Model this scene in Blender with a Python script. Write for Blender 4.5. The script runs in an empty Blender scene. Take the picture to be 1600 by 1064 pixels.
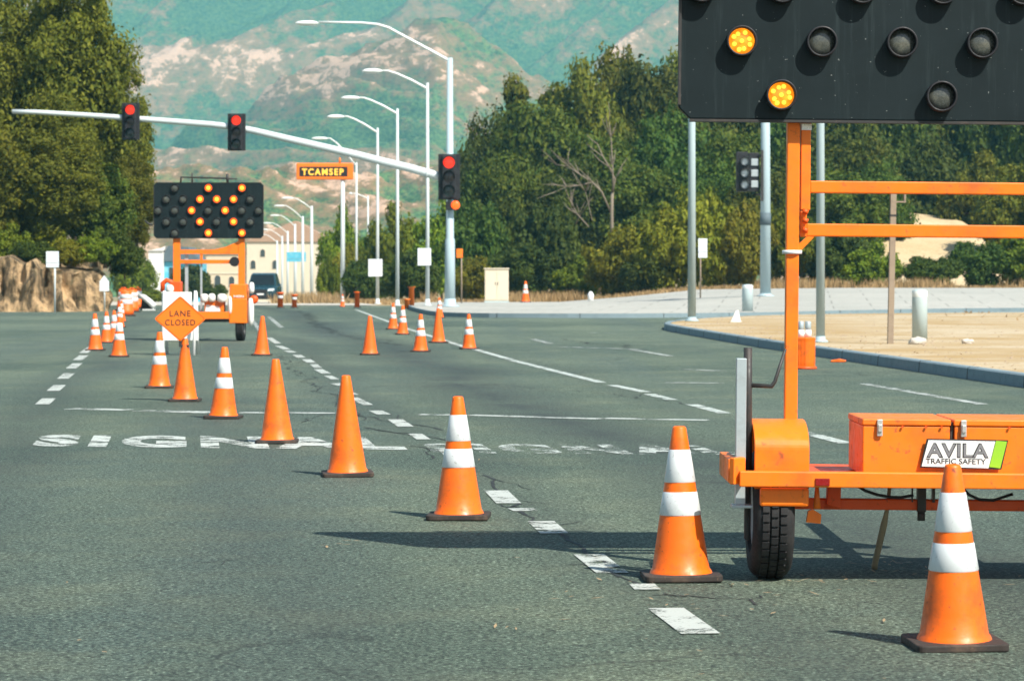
import bpy, bmesh, math, random
import numpy as np
from mathutils import Vector, Matrix, Euler, noise as mnoise

# ------------------------------------------------------------------ camera, sky, sun, exposure
S = bpy.context.scene
COL = S.collection
F, HC, YH, CX = 4400.0, 1.40, 434.0, 800.0      # focal length in photo pixels, eye height, horizon row, centre column
cam_d = bpy.data.cameras.new("camera")
cam = bpy.data.objects.new("camera", cam_d)
COL.objects.link(cam)
cam.location = (0, 0, HC)
cam.rotation_euler = (math.radians(90), 0, 0)
cam_d.sensor_width = 36.0
cam_d.lens = F / 1600.0 * 36.0
cam_d.shift_y = -(532.0 - YH) / 1600.0
cam_d.clip_start = 0.3
cam_d.clip_end = 12000
cam_d.dof.use_dof = True
cam_d.dof.focus_distance = 15.5
cam_d.dof.aperture_fstop = 9.0
S.camera = cam

SUN_KX, SUN_KY = 0.57, 0.70
world = bpy.data.worlds.new("World")
S.world = world
world.use_nodes = True
wn = world.node_tree.nodes
bg = wn["Background"]
sky = wn.new("ShaderNodeTexSky")
sky.sky_type = 'NISHITA'
sky.sun_disc = False
sky.sun_elevation = math.atan2(1.0, math.hypot(SUN_KX, SUN_KY))
sky.sun_rotation = math.atan2(SUN_KX, -SUN_KY)
sky.air_density = 1.3
sky.dust_density = 1.0
world.node_tree.links.new(sky.outputs[0], bg.inputs[0])
bg.inputs[1].default_value = 0.085
sun_d = bpy.data.lights.new("sun", 'SUN')
sun_d.energy = 5.0
sun_d.angle = math.radians(0.5)
sun_d.color = (1.0, 0.94, 0.84)
sun = bpy.data.objects.new("sun", sun_d)
COL.objects.link(sun)
sun.location = (20, -25, 40)
sun.rotation_euler = Vector((-SUN_KX, SUN_KY, -1)).to_track_quat('-Z', 'Y').to_euler()

S.view_settings.view_transform = 'Standard'
S.view_settings.look = 'None'
S.view_settings.gamma = 1.0
S.view_settings.use_curve_mapping = False
S.view_settings.exposure = 0.66
S.cycles.use_denoising = True
S.cycles.max_bounces = 6
S.cycles.transparent_max_bounces = 12
S.cycles.volume_bounces = 0

R = math.radians
rng = random.Random(7)

# ------------------------------------------------------------------ helpers
def pix(px, py, Y):
    return Vector(((px - CX) / F * Y, Y, HC - (py - YH) / F * Y))

def gpt(px, py, z=0.0):
    Y = F * (HC - z) / (py - YH)
    return Vector(((px - CX) / F * Y, Y, z))

def ss(a, b, x):
    t = max(0.0, min(1.0, (x - a) / (b - a)))
    return t * t * (3 - 2 * t)

def gz(x, y):
    """height of the ground: flat street, rising a little on the right, falling gently past the crest"""
    right = 0.72 * ss(2, 12, x) * ss(100, 135, y)
    side = x + 0.105 * (y - 127) + 3.9
    fall = 0.0
    if y > 140:
        fall += -0.004 * (min(y, 180) - 140)
    if y > 180:
        fall += -0.011 * (min(y, 620) - 180)
    return right + fall * (1 - ss(0, 25, side))

class MB:
    def __init__(self):
        self.v, self.f, self.s = [], [], []
    def add(self, vs, fs, smooth=False):
        o = len(self.v)
        self.v += [tuple(p) for p in vs]
        self.f += [tuple(i + o for i in q) for q in fs]
        self.s += [smooth] * len(fs)
        return self
    def box(self, c, d, rot=None):
        hx, hy, hz = d[0] / 2, d[1] / 2, d[2] / 2
        vs = [Vector((x, y, z)) for x in (-hx, hx) for y in (-hy, hy) for z in (-hz, hz)]
        if rot is not None:
            m = Euler(rot).to_matrix()
            vs = [m @ p for p in vs]
        vs = [p + Vector(c) for p in vs]
        return self.add(vs, [(0, 1, 3, 2), (4, 6, 7, 5), (0, 4, 5, 1), (2, 3, 7, 6), (0, 2, 6, 4), (1, 5, 7, 3)])
    def span(self, a, b):
        return self.box([(a[i] + b[i]) / 2 for i in range(3)], [abs(b[i] - a[i]) for i in range(3)])
    def path(self, pts, rad, n=10, cap=True, smooth=True):
        pts = [Vector(p) for p in pts]
        if not isinstance(rad, (list, tuple)):
            rad = [rad] * len(pts)
        vs, fs = [], []
        t0 = (pts[1] - pts[0]).normalized()
        up = Vector((0, 0, 1)) if abs(t0.z) < 0.9 else Vector((1, 0, 0))
        a = t0.cross(up).normalized()
        for i, p in enumerate(pts):
            if i == 0: t = pts[1] - pts[0]
            elif i == len(pts) - 1: t = pts[-1] - pts[-2]
            else: t = (pts[i + 1] - p).normalized() + (p - pts[i - 1]).normalized()
            t.normalize()
            a = (a - t * a.dot(t)).normalized()
            b = t.cross(a)
            for k in range(n):
                w = 2 * math.pi * k / n
                vs.append(p + (a * math.cos(w) + b * math.sin(w)) * rad[i])
        for i in range(len(pts) - 1):
            for k in range(n):
                k2 = (k + 1) % n
                fs.append((i * n + k, i * n + k2, (i + 1) * n + k2, (i + 1) * n + k))
        self.add(vs, fs, smooth)
        if cap:
            o = len(self.v) - len(vs)
            self.f.append(tuple(o + k for k in reversed(range(n)))); self.s.append(False)
            m = len(pts) - 1
            self.f.append(tuple(o + m * n + k for k in range(n))); self.s.append(False)
        return self
    def lathe(self, prof, n=24, c=(0, 0, 0), axis='z', smooth=True):
        vs, fs = [], []
        for r, z in prof:
            for k in range(n):
                w = 2 * math.pi * k / n
                x, y = r * math.cos(w), r * math.sin(w)
                if axis == 'z': p = (x, y, z)
                elif axis == 'y': p = (x, z, y)
                else: p = (z, x, y)
                vs.append((p[0] + c[0], p[1] + c[1], p[2] + c[2]))
        for i in range(len(prof) - 1):
            for k in range(n):
                k2 = (k + 1) % n
                fs.append((i * n + k, i * n + k2, (i + 1) * n + k2, (i + 1) * n + k))
        return self.add(vs, fs, smooth)
    def prism(self, poly, d, frame):
        """poly: 2-D outline; frame: (origin, u, v, w) and it is extruded by d along w"""
        o, u, v, w = [Vector(q) for q in frame]
        n = len(poly)
        vs = [o + u * a + v * b for a, b in poly] + [o + u * a + v * b + w * d for a, b in poly]
        fs = [tuple(range(n - 1, -1, -1)), tuple(range(n, 2 * n))]
        fs += [(i, (i + 1) % n, n + (i + 1) % n, n + i) for i in range(n)]
        return self.add(vs, fs)
    def build(self, name, m, parent=None, bevel=0.0, seg=2):
        me = bpy.data.meshes.new(name)
        me.from_pydata(self.v, [], self.f)
        me.polygons.foreach_set("use_smooth", self.s)
        bm = bmesh.new(); bm.from_mesh(me)
        bmesh.ops.recalc_face_normals(bm, faces=bm.faces)
        bm.to_mesh(me); bm.free()
        me.materials.append(m)
        o = bpy.data.objects.new(name, me)
        COL.objects.link(o)
        if parent is not None: o.parent = parent
        if bevel:
            b = o.modifiers.new("bevel", 'BEVEL'); b.width = bevel; b.segments = seg; b.limit_method = 'ANGLE'
            b.angle_limit = R(40)
        return o

def tag(o, label=None, cat=None, group=None, kind=None):
    if label: o["label"] = label
    if cat: o["category"] = cat
    if group: o["group"] = group
    if kind: o["kind"] = kind
    return o

def thing(name, label, cat, loc=(0, 0, 0), rz=0.0, group=None):
    o = bpy.data.objects.new(name, None)
    COL.objects.link(o)
    o.empty_display_size = 0.2
    o.location = loc
    o.rotation_euler = (0, 0, rz)
    return tag(o, label, cat, group)

def dup(root, loc, rz=0.0, scale=None, label=None, group=None):
    r = root.copy(); COL.objects.link(r)
    r.location = loc; r.rotation_euler = (0, 0, rz)
    if scale is not None: r.scale = (scale,) * 3 if not isinstance(scale, (tuple, list)) else scale
    if label: r["label"] = label
    if group: r["group"] = group
    for ch in root.children:
        c = ch.copy(); COL.objects.link(c); c.parent = r
        for g in ch.children:
            d = g.copy(); COL.objects.link(d); d.parent = c
    return r

def struct(name, mb, m, **k):
    return tag(mb.build(name, m, **k), kind='structure')

def text_verts(body, size=1.0, bold=0.0, spacing=1.0, extrude=0.0):
    cu = bpy.data.curves.new("t", 'FONT')
    cu.body = body; cu.size = size; cu.offset = bold; cu.space_character = spacing
    cu.align_x = 'CENTER'; cu.align_y = 'CENTER'; cu.resolution_u = 4; cu.extrude = extrude
    ob = bpy.data.objects.new("t", cu); COL.objects.link(ob)
    dg = bpy.context.evaluated_depsgraph_get(); dg.update()
    me = ob.evaluated_get(dg).to_mesh()
    vs = [tuple(v.co) for v in me.vertices]; fs = [tuple(p.vertices) for p in me.polygons]
    ob.evaluated_get(dg).to_mesh_clear()
    bpy.data.objects.remove(ob); bpy.data.curves.remove(cu)
    xs = [p[0] for p in vs]; ys = [p[1] for p in vs]
    cx, cy = (min(xs) + max(xs)) / 2, (min(ys) + max(ys)) / 2
    w, h = max(xs) - min(xs), max(ys) - min(ys)
    return [((x - cx) / w, (y - cy) / h, z) for x, y, z in vs], fs

def add_text(mb, body, o, u, v, w, h, lift=None, bold=0.0, spacing=1.0):
    """letters w wide and h tall in the plane (u, v) around o"""
    vs, fs = text_verts(body, 1.0, bold, spacing)
    o, u, v = Vector(o), Vector(u), Vector(v)
    mb.add([o + u * (a * w) + v * (b * h) for a, b, c in vs], fs)

# ------------------------------------------------------------------ materials
def mat(name):
    m = bpy.data.materials.new(name); m.use_nodes = True
    nt = m.node_tree
    return m, nt, nt.nodes["Principled BSDF"]

def nd(nt, t, **k):
    n = nt.nodes.new(t)
    for a, b in k.items():
        if a.startswith("i_"):
            key = a[2:]
            n.inputs[int(key) if key.isdigit() else key.replace("_", " ")].default_value = b
        else: setattr(n, a, b)
    return n

def ramp(nt, stops, src):
    r = nd(nt, "ShaderNodeValToRGB")
    e = r.color_ramp.elements
    while len(e) < len(stops): e.new(0.5)
    for k, (p, c) in enumerate(stops):
        e[k].position = p
        e[k].color = (c[0], c[1], c[2], 1) if isinstance(c, (tuple, list)) else (c, c, c, 1)
    nt.links.new(src, r.inputs[0])
    return r.outputs[0]

def mixc(nt, a, b, f, mode='MIX'):
    n = nd(nt, "ShaderNodeMix", data_type='RGBA', blend_type=mode)
    for sock, val in ((0, f), (6, a), (7, b)):
        if hasattr(val, "links"): nt.links.new(val, n.inputs[sock])
        elif isinstance(val, (int, float)): n.inputs[sock].default_value = val
        else: n.inputs[sock].default_value = (val[0], val[1], val[2], 1)
    return n.outputs[2]

def math_n(nt, op, a, b=0.0):
    n = nd(nt, "ShaderNodeMath", operation=op)
    for k, val in ((0, a), (1, b)):
        if hasattr(val, "links"): nt.links.new(val, n.inputs[k])
        else: n.inputs[k].default_value = val
    return n.outputs[0]

def noise_n(nt, scale, detail=4, rough=0.55, vec=None, dist=0.0):
    n = nd(nt, "ShaderNodeTexNoise", i_Scale=scale, i_Detail=detail, i_Roughness=rough, i_Distortion=dist)
    if vec is not None: nt.links.new(vec, n.inputs["Vector"])
    return n.outputs["Fac"]

def coords(nt, kind="Object", scale=(1, 1, 1), rot=(0, 0, 0)):
    tc = nd(nt, "ShaderNodeTexCoord")
    mp = nd(nt, "ShaderNodeMapping")
    mp.inputs["Scale"].default_value = scale
    mp.inputs["Rotation"].default_value = rot
    nt.links.new(tc.outputs[kind], mp.inputs[0])
    return mp.outputs[0]

def painted(name, c, rough=0.45, dirt=(0.12, 0.10, 0.08), amount=0.35, scale=9.0, metal=0.0, bump=0.05, spec=0.4):
    m, nt, b = mat(name)
    info = nd(nt, "ShaderNodeObjectInfo")
    va = nd(nt, "ShaderNodeVectorMath", operation='ADD')
    nt.links.new(coords(nt), va.inputs[0])
    nt.links.new(math_n(nt, 'MULTIPLY', info.outputs["Random"], 53.0), va.inputs[1])
    co = va.outputs[0]
    n1 = noise_n(nt, scale, 6, 0.65, co)
    n2 = noise_n(nt, scale * 6, 4, 0.6, co)
    f = ramp(nt, [(0.50, 0.0), (0.72, amount)], n1)
    f2 = ramp(nt, [(0.62, 0.0), (0.74, min(1, amount * 1.4))], n2)
    tone = mixc(nt, tuple(x * 0.86 for x in c), tuple(min(1, x * 1.08) for x in c), n1)
    c1 = mixc(nt, tone, dirt, f)
    c2 = mixc(nt, c1, dirt, f2)
    nt.links.new(c2, b.inputs["Base Color"])
    nt.links.new(ramp(nt, [(0.3, max(0, rough - 0.12)), (0.7, min(1, rough + 0.18))], n2), b.inputs["Roughness"])
    b.inputs["Metallic"].default_value = metal
    b.inputs["Specular IOR Level"].default_value = spec
    bp = nd(nt, "ShaderNodeBump", i_Strength=bump, i_Distance=0.01)
    nt.links.new(n2, bp.inputs["Height"]); nt.links.new(bp.outputs[0], b.inputs["Normal"])
    return m

def emitter(name, c, strength, base=(0.02, 0.02, 0.02), dots=0.0):
    m, nt, b = mat(name)
    b.inputs["Base Color"].default_value = (*base, 1)
    b.inputs["Roughness"].default_value = 0.25
    b.inputs["Emission Color"].default_value = (*c, 1)
    b.inputs["Emission Strength"].default_value = strength
    if dots:
        v = nd(nt, "ShaderNodeTexVoronoi", i_Scale=dots)
        nt.links.new(coords(nt), v.inputs["Vector"])
        e = ramp(nt, [(0.15, strength), (0.6, strength * 0.55)], v.outputs["Distance"])
        nt.links.new(e, b.inputs["Emission Strength"])
    return m

ORANGE = (0.86, 0.165, 0.012)
M = {}
M['cone'] = painted("cone_orange_vinyl", (0.95, 0.150, 0.004), 0.42, (0.15, 0.045, 0.022), 0.62, 5, bump=0.08)
M['cone_far'] = painted("cone_orange_faded", (0.95, 0.135, 0.006), 0.5, (0.40, 0.10, 0.03), 0.3, 5, bump=0.02)
M['collar'] = painted("white_reflective_collar", (0.70, 0.74, 0.745), 0.38, (0.26, 0.26, 0.25), 0.5, 7, bump=0.03)
M['rubber'] = painted("cone_base_rubber", (0.035, 0.028, 0.024), 0.75, (0.12, 0.08, 0.055), 0.8, 7, bump=0.15)
M['tr_orange'] = painted("trailer_orange_enamel", (0.93, 0.195, 0.008), 0.42, (0.22, 0.06, 0.025), 0.55, 3.5, bump=0.08)
M['tr_orange2'] = painted("trailer_orange_red", (0.75, 0.09, 0.006), 0.45, (0.25, 0.05, 0.02), 0.4, 4, bump=0.05)
M['steel'] = painted("galvanised_steel", (0.42, 0.49, 0.51), 0.42, (0.22, 0.24, 0.24), 0.4, 12, metal=0.35)
M['dark_steel'] = painted("black_oiled_steel", (0.035, 0.035, 0.035), 0.5, (0.10, 0.07, 0.05), 0.5, 10)
M['tyre'] = painted("tyre_rubber", (0.018, 0.018, 0.019), 0.8, (0.06, 0.055, 0.05), 0.4, 10)
M['pole'] = painted("pale_grey_pole_paint", (0.60, 0.67, 0.68), 0.42, (0.42, 0.46, 0.46), 0.3, 2, bump=0.02)
M['pole_blue'] = painted("blue_grey_pole_paint", (0.40, 0.52, 0.56), 0.45, (0.28, 0.36, 0.38), 0.4, 2, bump=0.02)
M['lampwhite'] = painted("lamp_head_white", (0.78, 0.82, 0.80), 0.4, (0.6, 0.62, 0.6), 0.2, 3)
M['black'] = painted("signal_black", (0.012, 0.013, 0.016), 0.55, (0.04, 0.04, 0.04), 0.4, 5)
M['white'] = painted("white_panel_paint", (0.80, 0.81, 0.79), 0.5, (0.45, 0.43, 0.38), 0.3, 4)
M['signface'] = painted("white_sign_face", (0.74, 0.80, 0.82), 0.45, (0.55, 0.6, 0.62), 0.3, 3)
M['signtext'] = painted("dark_sign_lettering", (0.045, 0.03, 0.025), 0.6, (0.05, 0.04, 0.03), 0.2, 8)
M['sign_orange'] = painted("orange_sign_sheeting", (0.90, 0.20, 0.012), 0.4, (0.6, 0.12, 0.02), 0.25, 6)
M['sand'] = painted("sandbag_cloth", (0.78, 0.77, 0.72), 0.85, (0.45, 0.40, 0.33), 0.35, 9, bump=0.3)
M['tan_post'] = painted("tan_weathered_post", (0.30, 0.235, 0.17), 0.7, (0.16, 0.12, 0.09), 0.5, 6, bump=0.15)
M['cream'] = painted("cream_stucco", (0.66, 0.54, 0.38), 0.85, (0.40, 0.32, 0.22), 0.3, 0.6, bump=0.2)
M['cream2'] = painted("pale_cream_stucco", (0.68, 0.60, 0.46), 0.85, (0.45, 0.38, 0.28), 0.3, 0.7, bump=0.2)
M['housewhite'] = painted("house_white_wall", (0.80, 0.79, 0.75), 0.8, (0.6, 0.58, 0.52), 0.25, 0.8)
M['roof'] = painted("slate_roof", (0.10, 0.14, 0.16), 0.7, (0.05, 0.06, 0.07), 0.4, 1.2)
M['roof_tan'] = painted("tan_tile_roof", (0.42, 0.27, 0.18), 0.8, (0.22, 0.15, 0.10), 0.4, 1.2)
M['window'] = painted("dark_window_glass", (0.05, 0.06, 0.06), 0.1, (0.1, 0.1, 0.09), 0.3, 1.5)
M['carpaint'] = painted("car_dark_teal_paint", (0.012, 0.045, 0.060), 0.22, (0.03, 0.05, 0.05), 0.2, 2, spec=0.6)
M['carglass'] = painted("car_dark_glass", (0.010, 0.016, 0.018), 0.08, (0.02, 0.02, 0.02), 0.2, 2, spec=0.6)
M['headlight'] = painted("headlight_and_glare_lens", (0.75, 0.85, 0.88), 0.15, (0.6, 0.65, 0.7), 0.2, 6, spec=0.8)
M['bluesign'] = painted("light_blue_sign", (0.10, 0.45, 0.60), 0.5, (0.5, 0.65, 0.7), 0.4, 1.0)
M['green'] = painted("lime_green_sign", (0.28, 0.56, 0.03), 0.45, (0.2, 0.4, 0.03), 0.2, 6)
M['grey_letter'] = painted("grey_sign_letter", (0.20, 0.20, 0.21), 0.5, (0.15, 0.15, 0.15), 0.2, 8)
M['black_letter'] = painted("black_sign_letter", (0.018, 0.018, 0.018), 0.5, (0.03, 0.03, 0.03), 0.2, 8)
M['rope'] = painted("tan_hose_rubber", (0.34, 0.29, 0.19), 0.7, (0.2, 0.16, 0.1), 0.5, 9)
M['concrete_bollard'] = painted("pale_blue_bollard", (0.44, 0.54, 0.55), 0.6, (0.3, 0.34, 0.33), 0.4, 4)
M['stone'] = painted("pale_stone", (0.55, 0.51, 0.45), 0.85, (0.3, 0.26, 0.2), 0.5, 5, bump=0.4)
M['rail_red'] = painted("tail_light_red", (0.25, 0.01, 0.01), 0.2, (0.1, 0.01, 0.01), 0.4, 20)
M['chrome'] = painted("bright_latch_metal", (0.62, 0.62, 0.60), 0.3, (0.35, 0.25, 0.18), 0.4, 30, metal=0.6)
M['red_lit'] = emitter("lit_red_lens", (1.0, 0.035, 0.012), 1.0, (0.3, 0.01, 0.01))
M['amber_lit'] = emitter("lit_amber_lens", (1.0, 0.27, 0.01), 1.15, (0.4, 0.12, 0.01), dots=26)
M['amber_far'] = emitter("lit_amber_lens_far", (1.0, 0.105, 0.006), 1.15, (0.4, 0.06, 0.01))
M['amber_core'] = emitter("lit_amber_core", (1.0, 0.42, 0.03), 1.5, (0.4, 0.12, 0.01))
M['led_amber'] = emitter("lit_amber_letters", (1.0, 0.50, 0.06), 1.1, (0.4, 0.2, 0.02))
M['lens_off'] = painted("unlit_smoked_lens", (0.055, 0.062, 0.055), 0.25, (0.14, 0.14, 0.11), 0.7, 16, spec=0.6)
M['lens_red_off'] = painted("unlit_dark_lens", (0.03, 0.02, 0.02), 0.2, (0.06, 0.05, 0.05), 0.4, 8, spec=0.6)
M['lens_green_off'] = painted("unlit_green_lens", (0.02, 0.035, 0.035), 0.2, (0.08, 0.09, 0.09), 0.4, 8, spec=0.6)
M['trunk'] = painted("tree_bark", (0.20, 0.14, 0.10), 0.9, (0.09, 0.065, 0.05), 0.6, 3, bump=0.5)
M['deadwood'] = painted("bare_grey_wood", (0.21, 0.175, 0.13), 0.9, (0.2, 0.16, 0.12), 0.5, 4, bump=0.3)

def board_mat():
    m, nt, b = mat("black_board_paint")
    co = coords(nt)
    st = coords(nt, scale=(26, 26, 1.4))
    n1 = noise_n(nt, 2.2, 6, 0.7, co)
    n2 = noise_n(nt, 1.0, 5, 0.7, st)
    n3 = noise_n(nt, 60, 2, 0.5, co)
    c = mixc(nt, (0.0055, 0.012, 0.014), (0.011, 0.020, 0.023), ramp(nt, [(0.3, 0), (0.75, 1)], n1))
    c = mixc(nt, c, (0.040, 0.060, 0.064), ramp(nt, [(0.56, 0), (0.85, 0.55)], n2))
    c = mixc(nt, c, (0.28, 0.31, 0.30), ramp(nt, [(0.72, 0), (0.78, 0.6)], n3))
    nt.links.new(c, b.inputs["Base Color"])
    b.inputs["Roughness"].default_value = 0.5
    b.inputs["Specular IOR Level"].default_value = 0.2
    return m
M['board'] = board_mat()

def asphalt_mat():
    m, nt, b = mat("worn_asphalt")
    co = coords(nt)
    along = coords(nt, rot=(0, 0, -math.atan(0.115)))        # y of this frame runs down the lanes
    tracks = coords(nt, rot=(0, 0, -math.atan(0.115)), scale=(1, 0.035, 1))
    big = noise_n(nt, 0.10, 5, 0.6, co)
    mid = noise_n(nt, 0.8, 6, 0.65, co)
    trk = noise_n(nt, 0.55, 4, 0.55, tracks)
    gr = noise_n(nt, 52, 5, 0.85, co)
    gr2 = nd(nt, "ShaderNodeTexVoronoi", i_Scale=58.0)
    nt.links.new(co, gr2.inputs["Vector"])
    c = mixc(nt, (0.030, 0.056, 0.045), (0.096, 0.128, 0.092), ramp(nt, [(0.38, 0), (0.60, 1)], big))
    c = mixc(nt, c, (0.046, 0.074, 0.072), ramp(nt, [(0.44, 0), (0.68, 0.8)], trk))
    c = mixc(nt, c, (0.150, 0.168, 0.105), ramp(nt, [(0.48, 0), (0.72, 0.5)], mid))
    c = mixc(nt, c, (0.020, 0.025, 0.026), ramp(nt, [(0.38, 0.95), (0.50, 0.0)], gr))
    c = mixc(nt, c, (0.34, 0.42, 0.34), ramp(nt, [(0.51, 0.0), (0.66, 0.9)], gr))
    chip = mixc(nt, (0.15, 0.15, 0.15), (1.92, 1.93, 1.80), gr2.outputs["Color"])
    c = mixc(nt, c, chip, 0.75, 'MULTIPLY')
    # polished dark sweep where turning traffic has laid down rubber
    sep = nd(nt, "ShaderNodeSeparateXYZ"); nt.links.new(along, sep.inputs[0])
    wob = math_n(nt, 'MULTIPLY', math_n(nt, 'SUBTRACT', noise_n(nt, 0.05, 2, 0.5, co), 0.5), 3.5)
    u = math_n(nt, 'ADD', math_n(nt, 'ADD', sep.outputs[0], wob), -3.8)
    for off, wdt, amt in ((0.0, 1.15, 0.85), (-3.55, 0.9, 0.40), (-1.7, 0.55, 0.45), (-5.4, 0.75, 0.55), (1.7, .5, .3)):
        band = math_n(nt, 'ABSOLUTE', math_n(nt, 'SUBTRACT', u, off))
        f = ramp(nt, [(0.0, amt), (1.0, 0.0)], math_n(nt, 'DIVIDE', band, wdt))
        f = math_n(nt, 'MULTIPLY', f, ramp(nt, [(0.35, 0.35), (0.6, 1.0)], mid))
        c = mixc(nt, c, (0.034, 0.046, 0.048), f)
    # cracks
    wv = nd(nt, "ShaderNodeVectorMath", operation='ADD')
    wn_ = nd(nt, "ShaderNodeTexNoise", i_Scale=0.9, i_Detail=4.0); nt.links.new(co, wn_.inputs["Vector"])
    sc = nd(nt, "ShaderNodeVectorMath", operation='SCALE'); sc.inputs["Scale"].default_value = 2.2
    nt.links.new(wn_.outputs["Color"], sc.inputs[0])
    nt.links.new(co, wv.inputs[0]); nt.links.new(sc.outputs[0], wv.inputs[1])
    vo = nd(nt, "ShaderNodeTexVoronoi", feature='DISTANCE_TO_EDGE', i_Scale=0.16)
    nt.links.new(wv.outputs[0], vo.inputs["Vector"])
    cr = ramp(nt, [(0.0, 0.85), (0.0045, 0.0)], vo.outputs["Distance"])
    cr = math_n(nt, 'MULTIPLY', cr, ramp(nt, [(0.52, 0), (0.62, 1)], noise_n(nt, 0.13, 2, 0.5, wv.outputs[0])))
    c = mixc(nt, c, (0.016, 0.018, 0.018), cr)
    nt.links.new(c, b.inputs["Base Color"])
    b.inputs["Roughness"].default_value = 0.82
    b.inputs["Specular IOR Level"].default_value = 0.3
    bp = nd(nt, "ShaderNodeBump", i_Strength=0.8, i_Distance=0.015)
    nt.links.new(gr, bp.inputs["Height"]); nt.links.new(bp.outputs[0], b.inputs["Normal"])
    return m
M['asphalt'] = asphalt_mat()

def worn_paint(name, c, wear=0.5):
    m, nt, b = mat(name)
    co = coords(nt)
    n1 = noise_n(nt, 3.2, 7, 0.75, co)
    n2 = noise_n(nt, 60, 3, 0.7, co)
    f = math_n(nt, 'ADD', math_n(nt, 'MULTIPLY', n1, 0.75), math_n(nt, 'MULTIPLY', n2, 0.25))
    keep = ramp(nt, [(wear - 0.035, 0.0), (wear + 0.035, 1.0)], f)
    nt.links.new(mixc(nt, tuple(x * 0.72 for x in c), c, n2), b.inputs["Base Color"])
    b.inputs["Roughness"].default_value = 0.75
    nt.links.new(keep, b.inputs["Alpha"])
    return m
M['line'] = worn_paint("lane_paint", (0.48, 0.52, 0.48), 0.445)
M['line_worn'] = worn_paint("worn_lane_paint", (0.52, 0.57, 0.53), 0.474)
M['line_old'] = worn_paint("old_lane_paint", (0.50, 0.56, 0.52), 0.455)
M['line_gone'] = worn_paint('nearly_gone_paint', (0.50, 0.56, 0.52), 0.515)
M['line_faint'] = worn_paint("faint_lane_paint", (0.46, 0.50, 0.47), 0.49)

def ground_mat(name, a, b_, c_, scale=1.0, grass=True):
    m, nt, b = mat(name)
    co = coords(nt)
    n1 = noise_n(nt, 0.22 * scale, 6, 0.65, co)
    n2 = noise_n(nt, 3.5 * scale, 6, 0.7, co)
    n3 = noise_n(nt, 30 * scale, 4, 0.7, co)
    c = mixc(nt, a, b_, ramp(nt, [(0.38, 0), (0.62, 1)], n1))
    c = mixc(nt, c, c_, ramp(nt, [(0.50, 0), (0.68, 0.8)], n2))
    c = mixc(nt, c, tuple(x * 0.45 for x in a), ramp(nt, [(0.58, 0), (0.75, 0.7)], n3))
    nt.links.new(c, b.inputs["Base Color"])
    b.inputs["Roughness"].default_value = 0.92
    b.inputs["Specular IOR Level"].default_value = 0.15
    bp = nd(nt, "ShaderNodeBump", i_Strength=0.6, i_Distance=0.05)
    nt.links.new(n2, bp.inputs["Height"]); nt.links.new(bp.outputs[0], b.inputs["Normal"])
    return m
M['ground'] = ground_mat("dry_ground", (0.34, 0.25, 0.13), (0.27, 0.22, 0.10), (0.42, 0.33, 0.19))
def add_slabs(m):
    nt = m.node_tree; b = nt.nodes["Principled BSDF"]
    src = b.inputs["Base Color"].links[0].from_socket
    br = nd(nt, "ShaderNodeTexBrick", i_Scale=1.0)
    br.inputs["Brick Width"].default_value = 3.0; br.inputs["Row Height"].default_value = 3.0; br.inputs["Mortar Size"].default_value = 0.035
    nt.links.new(coords(nt, rot=(0, 0, .1)), br.inputs["Vector"])
    nt.links.new(mixc(nt, src, (0.20, 0.20, 0.18), math_n(nt, 'MULTIPLY', br.outputs["Fac"], 0.7)), b.inputs["Base Color"])
M['sandy'] = ground_mat("sandy_island_dirt", (0.38, 0.265, 0.125), (0.50, 0.42, 0.295), (0.30, 0.20, 0.09))
M['concrete'] = ground_mat("pale_concrete", (0.37, 0.375, 0.34), (0.43, 0.425, 0.385), (0.31, 0.31, 0.275), 0.6)
add_slabs(M['concrete'])
M['kerb'] = painted("blue_grey_kerb_concrete", (0.20, 0.27, 0.30), 0.8, (0.10, 0.13, 0.14), 0.5, 2.5, bump=0.3)
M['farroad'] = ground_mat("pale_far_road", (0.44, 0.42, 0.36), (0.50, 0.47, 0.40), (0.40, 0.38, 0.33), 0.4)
M['bank'] = ground_mat("bare_earth_bank", (0.50, 0.38, 0.22), (0.58, 0.46, 0.29), (0.36, 0.28, 0.15))

def rock_mat():
    m, nt, b = mat("tan_rock_face")
    co = coords(nt)
    st = coords(nt, scale=(1.6, 1.6, 0.35))
    n1 = noise_n(nt, 0.9, 7, 0.7, st)
    n2 = noise_n(nt, 3.0, 6, 0.7, co)
    c = mixc(nt, (0.07, 0.05, 0.025), (0.50, 0.34, 0.18), ramp(nt, [(0.42, 0), (0.58, 1)], n1))
    c = mixc(nt, c, (0.07, 0.075, 0.03), ramp(nt, [(0.55, 0), (0.70, 0.8)], n2))
    nt.links.new(c, b.inputs["Base Color"]); b.inputs["Roughness"].default_value = 0.95
    bp = nd(nt, "ShaderNodeBump", i_Strength=0.9, i_Distance=0.25)
    nt.links.new(n2, bp.inputs["Height"]); nt.links.new(bp.outputs[0], b.inputs["Normal"])
    return m
M['rock'] = rock_mat()

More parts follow.
